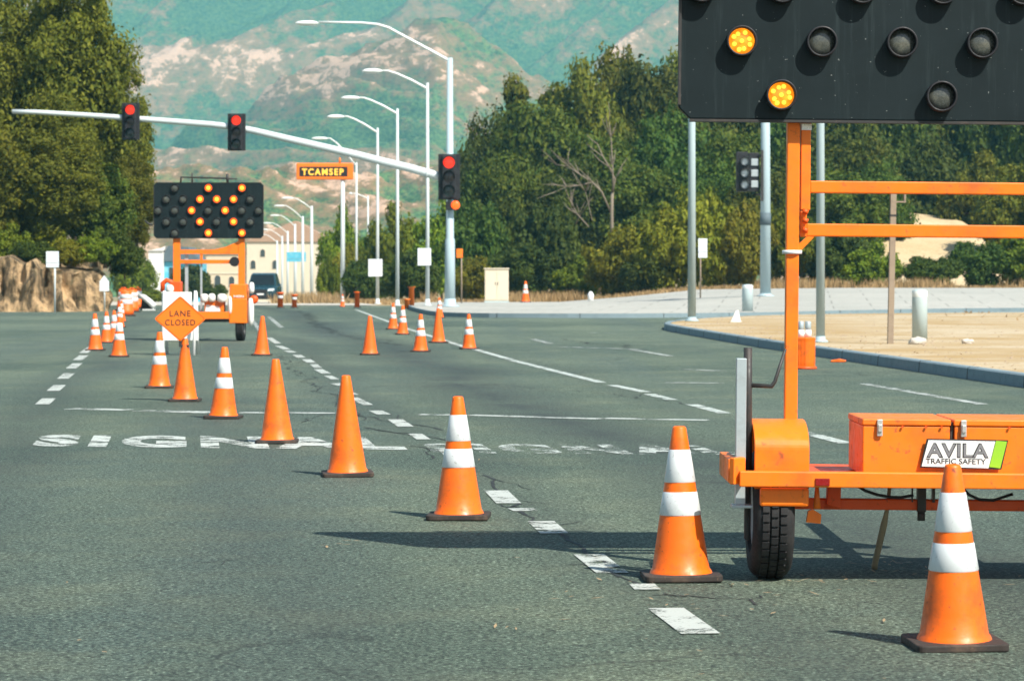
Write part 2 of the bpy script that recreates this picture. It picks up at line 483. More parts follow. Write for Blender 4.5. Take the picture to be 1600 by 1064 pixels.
def leaf_mat(name, dark, lit, tip):
    m, nt, b = mat(name)
    info = nd(nt, "ShaderNodeObjectInfo")
    geo = nd(nt, "ShaderNodeNewGeometry")
    co = coords(nt)
    n1 = noise_n(nt, 0.35, 3, 0.5, co)
    c = mixc(nt, dark, lit, ramp(nt, [(0.35, 0), (0.65, 1)], n1))  # two leaf tones mixed at random by position noise
    c = mixc(nt, c, tip, math_n(nt, 'MULTIPLY', geo.outputs["Random Per Island"], 0.55))
    hsv = nd(nt, "ShaderNodeHueSaturation")
    nt.links.new(c, hsv.inputs["Color"])
    nt.links.new(math_n(nt, 'ADD', math_n(nt, 'MULTIPLY', info.outputs["Random"], 0.04), 0.472), hsv.inputs["Hue"])
    nt.links.new(math_n(nt, 'ADD', math_n(nt, 'MULTIPLY', info.outputs["Random"], 0.5), 0.75), hsv.inputs["Value"])
    nt.links.new(hsv.outputs[0], b.inputs["Base Color"])
    b.inputs["Roughness"].default_value = 0.7
    b.inputs["Specular IOR Level"].default_value = 0.2
    tr = nd(nt, "ShaderNodeBsdfTranslucent")
    nt.links.new(hsv.outputs[0], tr.inputs[0])
    mx = nd(nt, "ShaderNodeMixShader", i_0=0.33)
    nt.links.new(b.outputs[0], mx.inputs[1]); nt.links.new(tr.outputs[0], mx.inputs[2])
    nt.links.new(mx.outputs[0], nt.nodes["Material Output"].inputs["Surface"])
    return m
M['leaf_oak'] = leaf_mat("oak_leaves", (0.022, 0.050, 0.009), (0.065, 0.110, 0.012), (0.19, 0.20, 0.018))
M['leaf_lime'] = leaf_mat("light_green_leaves", (0.050, 0.105, 0.009), (0.13, 0.205, 0.013), (0.28, 0.31, 0.018))
M['leaf_oak2'] = leaf_mat("light_oak_leaves", (0.045, 0.080, 0.010), (0.11, 0.155, 0.014), (0.28, 0.27, 0.02))  # lighter, yellower leaf tones for some of the trees
M['leaf_teal'] = leaf_mat("blue_green_leaves", (0.018, 0.048, 0.010), (0.050, 0.100, 0.013), (0.14, 0.18, 0.018))
M['leaf_euc'] = leaf_mat("olive_leaves", (0.05, 0.080, 0.010), (0.115, 0.145, 0.014), (0.25, 0.24, 0.02))
M['leaf_gold'] = leaf_mat("yellow_green_leaves", (0.09, 0.130, 0.010), (0.20, 0.235, 0.016), (0.36, 0.34, 0.025))
M['dry_grass'] = leaf_mat("dry_grass_blades", (0.30, 0.21, 0.08), (0.46, 0.34, 0.15), (0.58, 0.45, 0.22))

def mountain_mat(name, sc, bias, lush=1.0):
    m, nt, b = mat(name)
    co = coords(nt, scale=(sc, sc * 0.25, sc * 1.3))
    at = nd(nt, "ShaderNodeAttribute", attribute_name="spur")
    n1 = noise_n(nt, 2.2, 10, 0.68, co, 0.7)
    n2 = noise_n(nt, 16.0, 10, 0.78, co, 0.3)
    n3 = noise_n(nt, 60.0, 7, 0.8, co)
    f = math_n(nt, 'ADD', math_n(nt, 'MULTIPLY', n1, 0.34), math_n(nt, 'MULTIPLY', n2, 0.36))
    f = math_n(nt, 'ADD', f, math_n(nt, 'MULTIPLY', at.outputs["Fac"], 0.30))
    g_ = mixc(nt, (0.016, 0.055, 0.026), (0.115 * lush, 0.19 * lush, 0.060 * lush), ramp(nt, [(0.40, 0), (0.60, 1)], n3))
    brown = mixc(nt, (0.16, 0.115, 0.050), (0.36, 0.20, 0.10), n3)
    rockc = mixc(nt, (0.46, 0.27, 0.16), (0.74, 0.50, 0.35), n3)
    c = mixc(nt, g_, brown, ramp(nt, [(bias - .03, 0.0), (bias + 0.03, 0.9)], f))
    c = mixc(nt, c, rockc, ramp(nt, [(bias + .050, 0.0), (bias + 0.075, 1.0)], f))
    nt.links.new(c, b.inputs["Base Color"])
    b.inputs["Roughness"].default_value = 0.95
    b.inputs["Specular IOR Level"].default_value = 0.1
    bp = nd(nt, "ShaderNodeBump", i_Strength=1.0, i_Distance=6.0 / (sc * 1000))
    nt.links.new(n2, bp.inputs["Height"]); nt.links.new(bp.outputs[0], b.inputs["Normal"])
    return m

# ------------------------------------------------------------------ the setting: terrain, street, mountains
def grid_sheet(name, xs, ys, m, off=0.0, zf=gz):
    mb = MB()
    vs = [(x, y, zf(x, y) + off) for y in ys for x in xs]
    n = len(xs)
    mb.add(vs, [(j * n + i, j * n + i + 1, (j + 1) * n + i + 1, (j + 1) * n + i)
                for j in range(len(ys) - 1) for i in range(n - 1)], True)
    return struct(name, mb, m)

XS = [-900, -500, -260, -140, -90] + [-60 + 3 * i for i in range(41)] + [90, 140, 260, 500, 900]
YS = [-60, -20, 0] + [6 + 6 * i for i in range(37)] + [240, 270, 300, 340, 380, 440, 500, 560, 620, 760, 1000, 1500, 3900]
grid_sheet("ground", XS, YS, M['ground'], -0.06)
ax = [-60 + 3 * i for i in range(41)]
ay = [-6 + 6 * i for i in range(25)]        # to y = 138
ay += [141.5]
grid_sheet("road", ax, ay, M['asphalt'], 0.0)

def flat_poly(poly, m, name, off, skirt=0.0, cuts=2):
    """ground polygon following the terrain, with an optional skirt down its rim"""
    bm = bmesh.new()
    vs = [bm.verts.new((x, y, 0)) for x, y in poly]
    bm.faces.new(vs)
    bmesh.ops.triangulate(bm, faces=bm.faces[:])
    for _ in range(cuts):
        bmesh.ops.subdivide_edges(bm, edges=bm.edges[:], cuts=1, use_grid_fill=True)
    if skirt:
        rim = [e for e in bm.edges if e.is_boundary]
        r = bmesh.ops.extrude_edge_only(bm, edges=rim)
        low = set(v for v in r["geom"] if isinstance(v, bmesh.types.BMVert))
    else: low = set()
    for v in bm.verts:
        v.co.z = gz(v.co.x, v.co.y) + off - (skirt if v in low else 0)
    bmesh.ops.recalc_face_normals(bm, faces=bm.faces)
    me = bpy.data.meshes.new(name); bm.to_mesh(me); bm.free()
    me.materials.append(m)
    o = bpy.data.objects.new(name, me); COL.objects.link(o)
    return tag(o, kind='structure')

def kerb_line(pts, m, name, w=0.16, h=0.15, closed=False):
    mb = MB()
    n = len(pts)
    ring = []
    for i, (x, y) in enumerate(pts):
        a = pts[max(0, i - 1)]; b = pts[min(n - 1, i + 1)]
        t = Vector((b[0] - a[0], b[1] - a[1], 0)).normalized()
        nn = Vector((-t.y, t.x, 0))
        z = gz(x, y)
        p = Vector((x, y, z))
        ring.append([p + nn * w / 2 - Vector((0, 0, .06)), p + nn * (w / 2 - 0.015) + Vector((0, 0, h - .02)), p + nn * (w / 2 - .04) + Vector((0, 0, h)),
                     p - nn * w / 2 + Vector((0, 0, h)), p - nn * w / 2 - Vector((0, 0, .06))])
    vs = [q for r in ring for q in r]
    fs = [(i * 5 + k, i * 5 + k + 1, (i + 1) * 5 + k + 1, (i + 1) * 5 + k) for i in range(n - 1) for k in range(4)]
    mb.add(vs, fs)
    mb.f.append((0, 1, 2, 3, 4)); mb.s.append(False)
    e = (n - 1) * 5
    mb.f.append((e + 4, e + 3, e + 2, e + 1, e)); mb.s.append(False)
    ob = struct(name, mb, m)
    jm = MB(); acc = 0.0
    for i in range(1, n):
        a, b = Vector(pts[i - 1] + (0,)), Vector(pts[i] + (0,))
        L = (b - a).length; d = (b - a) / L; nn = Vector((-d.y, d.x, 0)); q = -acc
        while q + 3.0 < L:
            q += 3.0
            p = a + d * q; p.z = gz(p.x, p.y)
            jm.prism([(-w / 2 - .004, -.05), (w / 2 + .004, -.05), (w / 2 - .012, h - .018), (w / 2 - .04, h + .003), (-w / 2 - .004, h + .003)], .025, (p, nn, (0, 0, 1), d))
        acc = L - q if q > -acc else acc + L
    struct(name + "_joints", jm, M['black'])
    return ob

def smooth_line(pts, n=6):
    out = []
    P_ = [pts[0]] + list(pts) + [pts[-1]]
    for i in range(1, len(P_) - 2):
        p0, p1, p2, p3 = P_[i - 1], P_[i], P_[i + 1], P_[i + 2]
        for k in range(n):
            t = k / n
            out.append(tuple(0.5 * (2 * p1[j] + (p2[j] - p0[j]) * t + (2 * p0[j] - 5 * p1[j] + 4 * p2[j] - p3[j]) * t * t
                                    + (-p0[j] + 3 * p1[j] - 3 * p2[j] + p3[j]) * t ** 3) for j in range(2)))
    out.append(tuple(pts[-1]))
    return out

isl = smooth_line([(9.4, 6), (8.6, 14), (7.6, 24), (6.45, 37.8), (5.75, 47), (5.1, 56), (4.55, 66), (4.2, 74), (4.35, 78.5), (5.0, 83),
                   (6.4, 89), (9, 95), (13, 99), (20, 102), (40, 104)], 5)
flat_poly(isl + [(40, 6)], M['sandy'], "island_dirt", 0.145, 0.2, 1)
kerb_line(isl, M['kerb'], "island_kerb", 0.18, 0.17)
apr = smooth_line([(-4.9, 140), (-4.6, 127), (-3.6, 112), (-2.2, 101), (1, 98.2), (5, 98.4), (8.5, 101), (13, 105), (20, 108), (40, 110)], 4)
flat_poly(apr + [(40, 150), (10, 150), (-4.9, 149)], M['concrete'], "concrete_pavement", 0.14, 0.2, 2)
kerb_line(apr, M['kerb'], "pavement_kerb", 0.14, 0.155)

def lamp_x(y): return -3.9 - 0.105 * (y - 127)
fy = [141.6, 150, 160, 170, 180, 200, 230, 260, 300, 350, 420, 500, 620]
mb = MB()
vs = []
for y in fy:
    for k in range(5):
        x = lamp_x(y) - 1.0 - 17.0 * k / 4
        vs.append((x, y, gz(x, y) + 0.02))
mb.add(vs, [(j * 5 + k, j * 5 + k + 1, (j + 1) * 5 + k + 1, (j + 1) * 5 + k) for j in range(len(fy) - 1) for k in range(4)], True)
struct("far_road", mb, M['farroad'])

# mountains
def ridge(name, prof, D, depth, m, seed, rough, nx=420, ny=150, x0=-350, x1=1950, shear=0.5, amp=0.34):
    xs = np.linspace(x0, x1, nx)
    pp = np.array(prof, float)
    crest = np.interp(xs, pp[:, 0], pp[:, 1])
    mb = MB(); vs = []; spur = []
    for j in range(ny):
        t = j / (ny - 1)
        y = D - depth * (1 - t)
        env = t ** 0.9
        for i in range(nx):
            x = (xs[i] - CX) / F * D
            zc = HC - (crest[i] - YH) / F * D
            p = Vector(((x + shear * (y - D)) / rough, (y - D) / rough * 0.42, seed))
            p = p + Vector((mnoise.noise(p * .7), mnoise.noise(p * .7 + Vector((9, 0, 0))), 0)) * .5
            sp = mnoise.ridged_multi_fractal(p, 0.85, 2.05, 7, 0.95, 2.0, noise_basis='PERLIN_ORIGINAL')
            fn = mnoise.fractal(p * 5, 0.9, 2.0, 4, noise_basis='PERLIN_ORIGINAL')
            q = min(1.6, sp) / 1.6
            z = zc * env * (0.72 + amp * q) + fn * rough * 0.05 * (0.25 + env) * (1 if t < .98 else .4) - 6 * (1 - t)
            vs.append((x, y, z)); spur.append(q + .10 * fn)
    mb.add(vs, [(j * nx + i, j * nx + i + 1, (j + 1) * nx + i + 1, (j + 1) * nx + i) for j in range(ny - 1) for i in range(nx - 1)], True)
    o = len(mb.v)                                    # back slope
    mb.v += [((xs[i] - CX) / F * D, D + depth * 0.4, -10) for i in range(nx)]
    spur += [0.5] * nx
    b0 = (ny - 1) * nx
    for i in range(nx - 1):
        mb.f.append((b0 + i, b0 + i + 1, o + i + 1, o + i)); mb.s.append(True)
    ob = struct(name, mb, m)
    spur = np.array(spur); spur = np.clip(0.5 + 0.17 * (spur - spur.mean()) / spur.std(), 0, 1)
    at = ob.data.attributes.new("spur", 'FLOAT', 'POINT')
    at.data.foreach_set("value", np.array(spur, np.float32))
    return ob

ridge("near_hill", [(-350, 320), (100, 300), (250, 262), (400, 240), (520, 270), (640, 262), (760, 235), (1000, 260), (1950, 300)], 1250, 330,
      mountain_mat("hill_scrub", 0.0100, 0.510, 1.35), 3.1, 95, shear=.4)
ridge("middle_ridge", [(-350, 260), (100, 235), (250, 205), (380, 175), (450, 140), (540, 90), (620, 45), (690, 15), (740, 55), (800, 95), (900, 150), (1100, 190), (1950, 200)],
      2300, 520, mountain_mat("ridge_scrub", 0.0060, 0.525, 1.2), 7.7, 190, shear=.7)
ridge("far_mountain", [(-350, -150), (200, -190), (500, -160), (800, -220), (1100, -150), (1950, -120)],
      3500, 800, mountain_mat("mountain_rock", 0.0052, 0.532), 12.3, 300, shear=-.6)

hz_m = bpy.data.materials.new("haze_air"); hz_m.use_nodes = True
hn = hz_m.node_tree
hn.nodes.remove(hn.nodes["Principled BSDF"])
pv = hn.nodes.new("ShaderNodeVolumePrincipled")
pv.inputs["Color"].default_value = (0.26, 0.79, 1.0, 1)
pv.inputs["Density"].default_value = 0.00018
hn.links.new(pv.outputs[0], hn.nodes["Material Output"].inputs["Volume"])
hz = MB().span((-1050, -70, -12), (1050, 3960, 640)).build("haze", hz_m)
tag(hz, kind='stuff')

# ------------------------------------------------------------------ road markings
AX = Vector((-0.115, 1, 0)).normalized()
def strip(mb, a, b, w, z=0.005):
    a, b = Vector(a), Vector(b)
    t = (b - a).normalized(); nn = Vector((t.y, -t.x, 0)) * w / 2
    n = max(1, int((b - a).length / 3))
    for i in range(n):
        p, q = a.lerp(b, i / n), a.lerp(b, (i + 1) / n)
        vs = []
        for r in (p - nn, p + nn, q + nn, q - nn):
            vs.append((r.x, r.y, gz(r.x, r.y) + z))
        mb.add(vs, [(0, 1, 2, 3)])

def pstrip(mb, p0, p1, w):
    strip(mb, gpt(*p0), gpt(*p1), w)

lr0 = random.Random(2)
mb = MB()       # dashed line between the two lanes, big dashes near the camera
for (x0, y0, x1, y1) in ((1040, 951, 1095, 991), (920, 867, 957, 896), (845, 815, 866, 834), (775, 767, 795, 787)):
    pstrip(mb, (x1, y1), (x0, y0), 0.155)
for (x0, y0, x1, y1) in ((1000, 912, 1012, 922), (815, 794, 822, 799), (697, 703, 707, 711), (648, 678, 662, 687), (618, 656, 634, 667), (584, 641, 600, 648), (552, 622, 575, 633),
                         (540, 611, 552, 617), (523, 598, 536, 603), (512, 588, 524, 593), (498, 578, 510, 584), (487, 569, 497, 575), (476, 561, 487, 567),
                         (461, 554, 471, 559), (450, 547, 458, 551), (437, 540, 448, 546), (421, 528, 434, 537)):
    pstrip(mb, (x1, y1), (x0 - 3 + 6 * lr0.random(), y0 - 1.0 + 2.2 * lr0.random()), 0.115 + .05 * lr0.random())
struct("lane_dashes", mb, M['line'])
mb = MB()
for k, y in enumerate((632, 611, 592, 576, 563, 552)):
    p = gpt(66 + (632 - y) * 0.80, y)
    d = 1.5 if k < 5 else 6
    strip(mb, p - AX * 0.0, p + AX * d * (1 + 0.25 * k), 0.16)
struct("left_lane_dashes", mb, M['line'])
mb = MB()
for a, b in (((940, 598), (800, 563)), ((798, 562), (742, 546)), ((1010, 613), (956, 602)), ((1050, 625), (1014, 616)), ((1132, 646), (1080, 632)), ((1322, 693), (1256, 676)),
             ((735, 545), (640, 515)), ((640, 515), (556, 484))):
    pstrip(mb, a, b, 0.14)
struct("right_lane_line", mb, M['line_old'])
mb = MB()
for a, b, w in (((1535, 632), (1350, 600), .14), ((1130, 580), (1062, 577), .2), ((1130, 599), (1040, 598), .2), ((1000, 546), (868, 542), .16), ((860, 537), (832, 530), .16), ((1050, 557), (985, 546), .14),
                ((960, 521), (920, 520), .12), ((408, 520), (388, 490), .12), ((440, 512), (420, 495), .14)):
    pstrip(mb, a, b, w)
struct("faint_lane_lines", mb, M['line_faint'])
mb = MB()
for a, b, w in (((110, 639), (200, 641), .30), ((215, 642), (262, 643), .26), ((270, 643), (335, 645), .34), ((375, 645), (525, 646), .22), ((655, 648), (722, 649), .2), ((735, 649), (940, 655), .2), ((945, 654), (1106, 657), .2)):
    pstrip(mb, a, b, w)
struct("cross_line", mb, M['line_worn'])
mb = MB()
for body, px, py, w, slope, h in (("SIGNAL", 338, 691, 3.15, -0.16, 1.75), ("SIGNAL", 905, 702, 2.5, -0.10, 1.30)):
    o = gpt(px, py); o.z = 0.005
    add_text(mb, body, o, Vector((1, slope, 0)), AX, w, h, bold=0.055, spacing=1.25)
    struct("road_lettering", mb, M['line_worn'] if px < 500 else M['line_gone'])
    mb = MB()
mb = MB(); ck = random.Random(14)
def crack(p0, p1, w, jit, br=0):
    a, b = gpt(*p0), gpt(*p1)
    n = max(4, int((b - a).length / .22)); pts = []
    off = 0
    for i in range(n + 1):
        off = off * .8 + ck.gauss(0, jit)
        d = (b - a).normalized(); nn_ = Vector((-d.y, d.x, 0))
        pts.append(a.lerp(b, i / n) + nn_ * off * math.sin(math.pi * min(1, max(0, i / n)) ) ** .3)
    for i in range(n):
        d = (pts[i + 1] - pts[i]).normalized(); nn_ = Vector((-d.y, d.x, 0)) * w * ck.uniform(.3, 1.0)
        vs = [pts[i] - nn_, pts[i] + nn_, pts[i + 1] + nn_, pts[i + 1] - nn_]
        mb.add([(v.x, v.y, gz(v.x, v.y) + .0025) for v in vs], [(0, 1, 2, 3)])
    for _ in range(br):
        i = ck.randrange(n); q = pts[i]; s0 = F / q.y
        px_, py_ = CX + q.x * s0, YH + HC * s0
        crack((px_, py_), (px_ + ck.uniform(-60, 60), py_ + ck.uniform(-14, 20)), w * .6, jit * .7)
for p0, p1, w, j, br in (((545, 644), (690, 672), .020, .05, 2), ((570, 668), (720, 690), .018, .05, 2), ((640, 697), (690, 705), .02, .04, 1), ((755, 742), (800, 792), .014, .03, 2), ((800, 790), (1010, 918), .014, .035, 4),
                         ((430, 555), (545, 640), .016, .06, 2), ((480, 490), (495, 512), .05, .1, 0), ((495, 512), (620, 540), .035, .12, 1), ((470, 486), (520, 520), .03, .1, 0), 
                         ((60, 548), (118, 547), .05, .05, 0), ((200, 553), (262, 551), .05, .05, 0), ((206, 525), (244, 524), .06, .05, 0), ((880, 470 + 60), (1010, 548), .04, .08, 0), 
                         ((300, 880), (420, 870), .006, .02, 1), ((560, 640), (470, 660), .012, .04, 1), ((1020, 930), (1180, 945), .010, .04, 2), ((900, 610), (1130, 640), .016, .06, 1)):
    crack(p0, p1, w, j, br)
struct("road_cracks", mb, painted("dark_crack_fill", (0.020, 0.024, 0.024), 0.8, (0.06, 0.07, 0.065), 0.5, 3))
# a fine dry twig and leaf litter on the asphalt
mb = MB()
lr = random.Random(3)
for px, py, n, sp in ((1290, 905, 26, .25), (1430, 905, 18, .3), (1385, 884, 22, .12), (785, 982, 3, .04), (545, 852, 8, .1), (1000, 925, 14, .3), (300, 846, 2, .02), (740, 742, 3, .03), (1180, 935, 12, .5), (560, 900, 3, 1.0), (300, 930, 3, 1.0), (900, 960, 4, 1.0), (640, 780, 4, 1.2), (1100, 1000, 6, .8)):
    c = gpt(px, py)
    for _ in range(n):
        p = c + Vector((lr.gauss(0, sp), lr.gauss(0, sp * 1.2), 0.012))
        a = lr.random() * 6.28; L = lr.uniform(.010, .038); W = lr.uniform(.003, .009)
        u = Vector((math.cos(a), math.sin(a), lr.uniform(-.1, .25))) * L; v = Vector((-math.sin(a), math.cos(a), 0)) * W
        mb.add([p - u, p - v, p + u, p + v], [(0, 1, 2, 3)])
o = mb.build("leaf_litter", painted("dry_litter", (0.34, 0.25, 0.14), 0.9, (0.15, 0.1, 0.06), 0.5, 40)); tag(o, kind='stuff')

mb = MB(); pr_ = random.Random(21)
for _ in range(900):
    y = pr_.uniform(34, 100)
    e = float(np.interp(y, [24, 37.8, 56, 74, 83, 89, 95, 100], [7.6, 6.45, 5.1, 4.2, 5.0, 6.4, 9, 14])) + .3
    x = e + abs(pr_.gauss(0, 4)); r_ = pr_.uniform(.010, .030) * (1.7 if pr_.random() < .06 else 1)
    z = gz(x, y) + .145
    q = [Vector((x + r_ * pr_.uniform(.7, 1.3) * math.cos(R(60 * k)), y + r_ * pr_.uniform(.7, 1.3) * math.sin(R(60 * k)), z)) for k in range(6)]
    tpt = Vector((x, y, z + r_ * pr_.uniform(.5, 1.0)))
    mb.add(q + [tpt], [(k, (k + 1) % 6, 6) for k in range(6)])
tag(mb.build("pebbles", painted("brown_pebbles", (0.33, 0.25, 0.17), 0.9, (0.2, 0.15, 0.1), 0.5, 3)), kind='stuff')

# ------------------------------------------------------------------ traffic cones
CONES = "traffic cones along the closed lane"
def cone_profile(z):            # radius of the shell at height z
    return 0.137 + (0.031 - 0.137) * (z - 0.03) / (0.71 - 0.03)
def make_cone(label, banded, m):
    t = thing("traffic_cone", label, "traffic cone", group=CONES)
    prof = [(cone_profile(0.03) + .010, 0.030), (cone_profile(.045) + .006, .045)] + [(cone_profile(z), z) for z in np.linspace(0.055, 0.70, 9)] + [(0.029, 0.708), (0.022, 0.711), (0.020, 0.690)]
    MB().lathe(prof, 32).build("shell", m, t)
    b = MB()
    pts = []
    for cx, cy, a0 in ((.15, .15, 0), (-.15, .15, 90), (-.15, -.15, 180), (.15, -.15, 270)):
        for k in range(5):
            w = R(a0 + 22.5 * k); pts.append((cx + .03 * math.cos(w), cy + .03 * math.sin(w)))
    b.prism(pts, 0.030, ((0, 0, 0.002), (1, 0, 0), (0, 1, 0), (0, 0, 1)))
    b.build("base", M['rubber'], t, bevel=0.006)
    if banded:
        for z0, z1 in ((0.452, 0.603), (0.300, 0.408)):
            MB().lathe([(cone_profile(z0) + .0005, z0), (cone_profile(z0) + .0028, z0 + .003), (cone_profile(z1) + .0028, z1 - .003), (cone_profile(z1) + .0005, z1)], 32).build("collar", M['collar'], t)
    return t
used = {}
def place_cone(px, py, banded, label, rz=0.0, z0=0.0, scale=1.0, far=False, Y=None):
    key = (banded, far)
    p = gpt(px, py)
    p.y += 0.17 * scale
    p.x = (px - CX) / F * p.y
    p.z = gz(p.x, p.y) + z0
    if key not in used:
        used[key] = c = make_cone(label, banded, M['cone_far'] if far else M['cone'])
        c.location = p; c.rotation_euler = (0, 0, rz); c.scale = (scale,) * 3
    else:
        c = dup(used[key], p, rz, scale, label)
    lean = random.Random(int(px * 7 + py))
    c.rotation_euler = (R(lean.uniform(-.9, .9)), R(lean.uniform(-1.1, 1.1)), rz)
    return c
place_cone(1491, 1019, True, "closest orange cone with two white bands at the lower right of the road", 0.06, scale=.975)
place_cone(1064, 911, True, "orange cone with two white bands beside the near trailer's left wheel", 0.03)
place_cone(717, 814, True, "orange cone with two white bands between a plain cone and the trailer's cone", -0.05)
place_cone(543, 746, False, "plain scuffed orange cone nearest the camera without white bands", 0.1)
place_cone(433, 694, False, "plain orange cone standing on the painted road lettering", 0.05)
place_cone(349, 655, True, "orange white banded cone right of the cone carrying the diamond sign", -0.04)
place_cone(289, 628, False, "plain orange cone under the orange diamond sign", 0.02)
place_cone(249, 607, True, "orange white banded cone left of the diamond sign and in front of the barricade", 0.08)
place_cone(409, 556, False, "plain orange cone right of the far trailer's wheel", 0.0, far=True)
place_cone(578, 555, False, "plain orange cone standing alone left of the banded cones in the middle lane", 0.1, far=True)
place_cone(657, 550, True, "orange banded cone on a wide black base, front of the right-hand cluster", -0.1, far=True)
place_cone(733, 546, True, "small orange banded cone at the right end of the far cluster on the lane line", 0.2, far=True, scale=0.97)
place_cone(685, 536, False, "plain orange cone directly right of the wide based banded cone", 0.2, far=True, scale=1.05)
place_cone(687, 497, True, "distant orange cone seen just above the plain cone near the signal pole", 0.2, far=True, scale=1.0)
place_cone(629, 523, True, "second banded orange cone from the left in the far cluster", 0.1, far=True, scale=1.0)
place_cone(614, 515, True, "leftmost banded orange cone of the far cluster on the lane line", 0.2, far=True, scale=1.0)
place_cone(149, 548, True, "orange banded cone at the left lane dashes, leftmost of the left-hand row", 0.0, far=True)
place_cone(186, 558, True, "orange banded cone in front of the left-hand row, on a wide black base", 0.1, far=True)
place_cone(166, 536, True, "banded cone half hidden second in the left-hand row", 0.3, far=True, scale=0.95)
place_cone(178, 533, True, "banded cone half hidden third in the left-hand row", 0.2, far=True, scale=0.95)
place_cone(187, 512, True, "banded cone behind the wide based cone of the left-hand row", 0.2, far=True, scale=0.95)
place_cone(190, 503, True, "banded cone farthest back, just before the orange drums", 0.1, far=True, scale=0.95)
place_cone(821, 476, True, "tall distant orange cone beside the tan utility cabinet", 0.1, z0=.14, far=True, scale=1.55)
place_cone(535, 479.5, True, "distant white and orange cone at the foot of the green bushes", 0.1, far=True, scale=.85)

# ------------------------------------------------------------------ drums and tube posts
def make_drum(label, group):
    t = thing("channelizer_drum", label, "traffic drum", group=group)
    rr = [(0.0, 0.05)]
    zs = [0.05, 0.23, 0.245, 0.42, 0.435, 0.61, 0.625, 0.80, 0.815, 0.90]
    r0 = [0.285, 0.275, 0.262, 0.255, 0.243, 0.236, 0.226, 0.22, 0.208, 0.20]
    MB().lathe([(0.0, 0.05)] + list(zip(r0, zs)) + [(0.19, 0.92), (0.0, 0.925)], 24).build("body", M['cone_far'], t)
    MB().lathe([(0.0, 0.002), (0.36, 0.002), (0.36, 0.05), (0.29, 0.06), (0.0, .06)], 24).build("base", M['rubber'], t)
    for a, b, ra, rb in ((0.44, .605, .2435, .2365), (.63, .795, .2265, .2205)):
        MB().lathe([(ra, a), (ra + .004, a + .003), (rb + .004, b - .003), (rb, b)], 24).build("band", M['collar'], t)
    MB().path([(-.10, 0, .92), (-.08, 0, .98), (.08, 0, .98), (.10, 0, .92)], 0.016, 8).build("handle", M['cone_far'], t)
    return t
dg = "orange drums by the rock face"
d0 = make_drum("orange white banded drum, nearest of the row by the rock face", dg); d0.location = gpt(197, 494)
dup(d0, gpt(206, 488), 0.4, label="orange banded drum in the middle of the row by the rock face")
dup(d0, gpt(214, 482.5), 0.9, label="orange banded drum farthest right in the row by the rock face")
pA = gpt(193, 486); dup(d0, pA, 0.2, label="orange banded drum at the back left of the row by the rock face")

def tube_post(px, py, hgt, label, m, band=True, r=0.055, Y=None):
    p = gpt(px, py) if Y is None else Vector(((px - CX) / F * Y, Y, 0))
    p.z = gz(p.x, p.y)
    t = thing("delineator_post", label, "delineator post", p, group="tube posts along the far street")
    MB().lathe([(0.0, .04), (r, .04), (r * .9, hgt - .06), (r * 1.3, hgt - .05), (r * 1.3, hgt), (0, hgt)], 14).build("tube", m, t)
    MB().lathe([(0, 0.002), (.19, 0.002), (.17, .035), (.07, .045), (0, .045)], 14).build("base", M['rubber'], t)
    if band:
        MB().lathe([(r * .97, hgt * .62), (r * .97 + .004, hgt * .63), (r * .95 + .004, hgt * .78), (r * .95, hgt * .79)], 14).build("band", M['collar'], t)
tube_post(438, 481, 0.72, "orange tube post right of the dark car", M['cone_far'], True, 0.13)
tube_post(460, 481, 0.62, "red orange tube post with white band between the far lamp posts", M['cone_far'], True, 0.12)
tube_post(558, 481, 0.75, "orange tube post at the foot of the pole behind the message sign", M['cone_far'], False, 0.12)
tube_post(643, 477, 1.0, "tall amber orange tube post left of the signal pole", M['tr_orange'], False, 0.13, Y=128)
tube_post(636, 479, 0.45, "short yellow orange stub post beside the tall tube post", M['sign_orange'], False, 0.12, Y=127)

# ------------------------------------------------------------------ diamond sign on its cone
p = gpt(289, 628); p.y += 0.17
Yd = p.y - 0.02
c = pix(282, 498, Yd)
t = thing("diamond_sign", "small orange diamond sign reading LANE CLOSED mounted on a plain cone", "road sign", (c.x, Yd, c.z - 0.27), 0.03)
a = 0.285
rn = 0.025
pts = []
for k in range(4):
    cw = math.pi / 2 * k - math.pi / 2
    cc = Vector((math.cos(cw), math.sin(cw))) * (a - rn * 1.3)
    for q in (-40, -15, 15, 40):
        pts.append((cc.x + rn * math.cos(cw + R(q)), cc.y + rn * math.sin(cw + R(q))))
pts = [(x * 1.02, z * 0.9 + 0.27) for x, z in pts]
MB().prism(pts, 0.006, ((0, -0.04, 0), (1, 0, 0), (0, 0, 1), (0, 1, 0))).build("sign_panel", M['sign_orange'], t)
mb = MB()
inner = [(x * .93, (z - .27) * .93 + .27) for x, z in pts]; outer = [(x * .965, (z - .27) * .965 + .27) for x, z in pts]
n = len(pts)
mb.add([(x, -0.0425, z) for x, z in outer] + [(x, -0.0425, z) for x, z in inner], [(i, (i + 1) % n, n + (i + 1) % n, n + i) for i in range(n)])
mb.build("border", M['tr_orange2'], t)
mb = MB()
add_text(mb, "LANE", (0.0, -0.0435, 0.33), (1, 0, 0), (0, 0, 1), 0.235, 0.066, bold=0.004, spacing=1.15)
add_text(mb, "CLOSED", (0.0, -0.0435, 0.228), (1, 0, 0), (0, 0, 1), 0.34, 0.066, bold=0.004, spacing=1.15)
mb.build("lettering", M['signtext'], t)
mb = MB().box((0, -0.015, 0.02), (0.03, 0.03, 0.14)).box((0.05, -0.012, -.04), (0.09, 0.02, 0.03))
mb.build("bracket", M['dark_steel'], t)

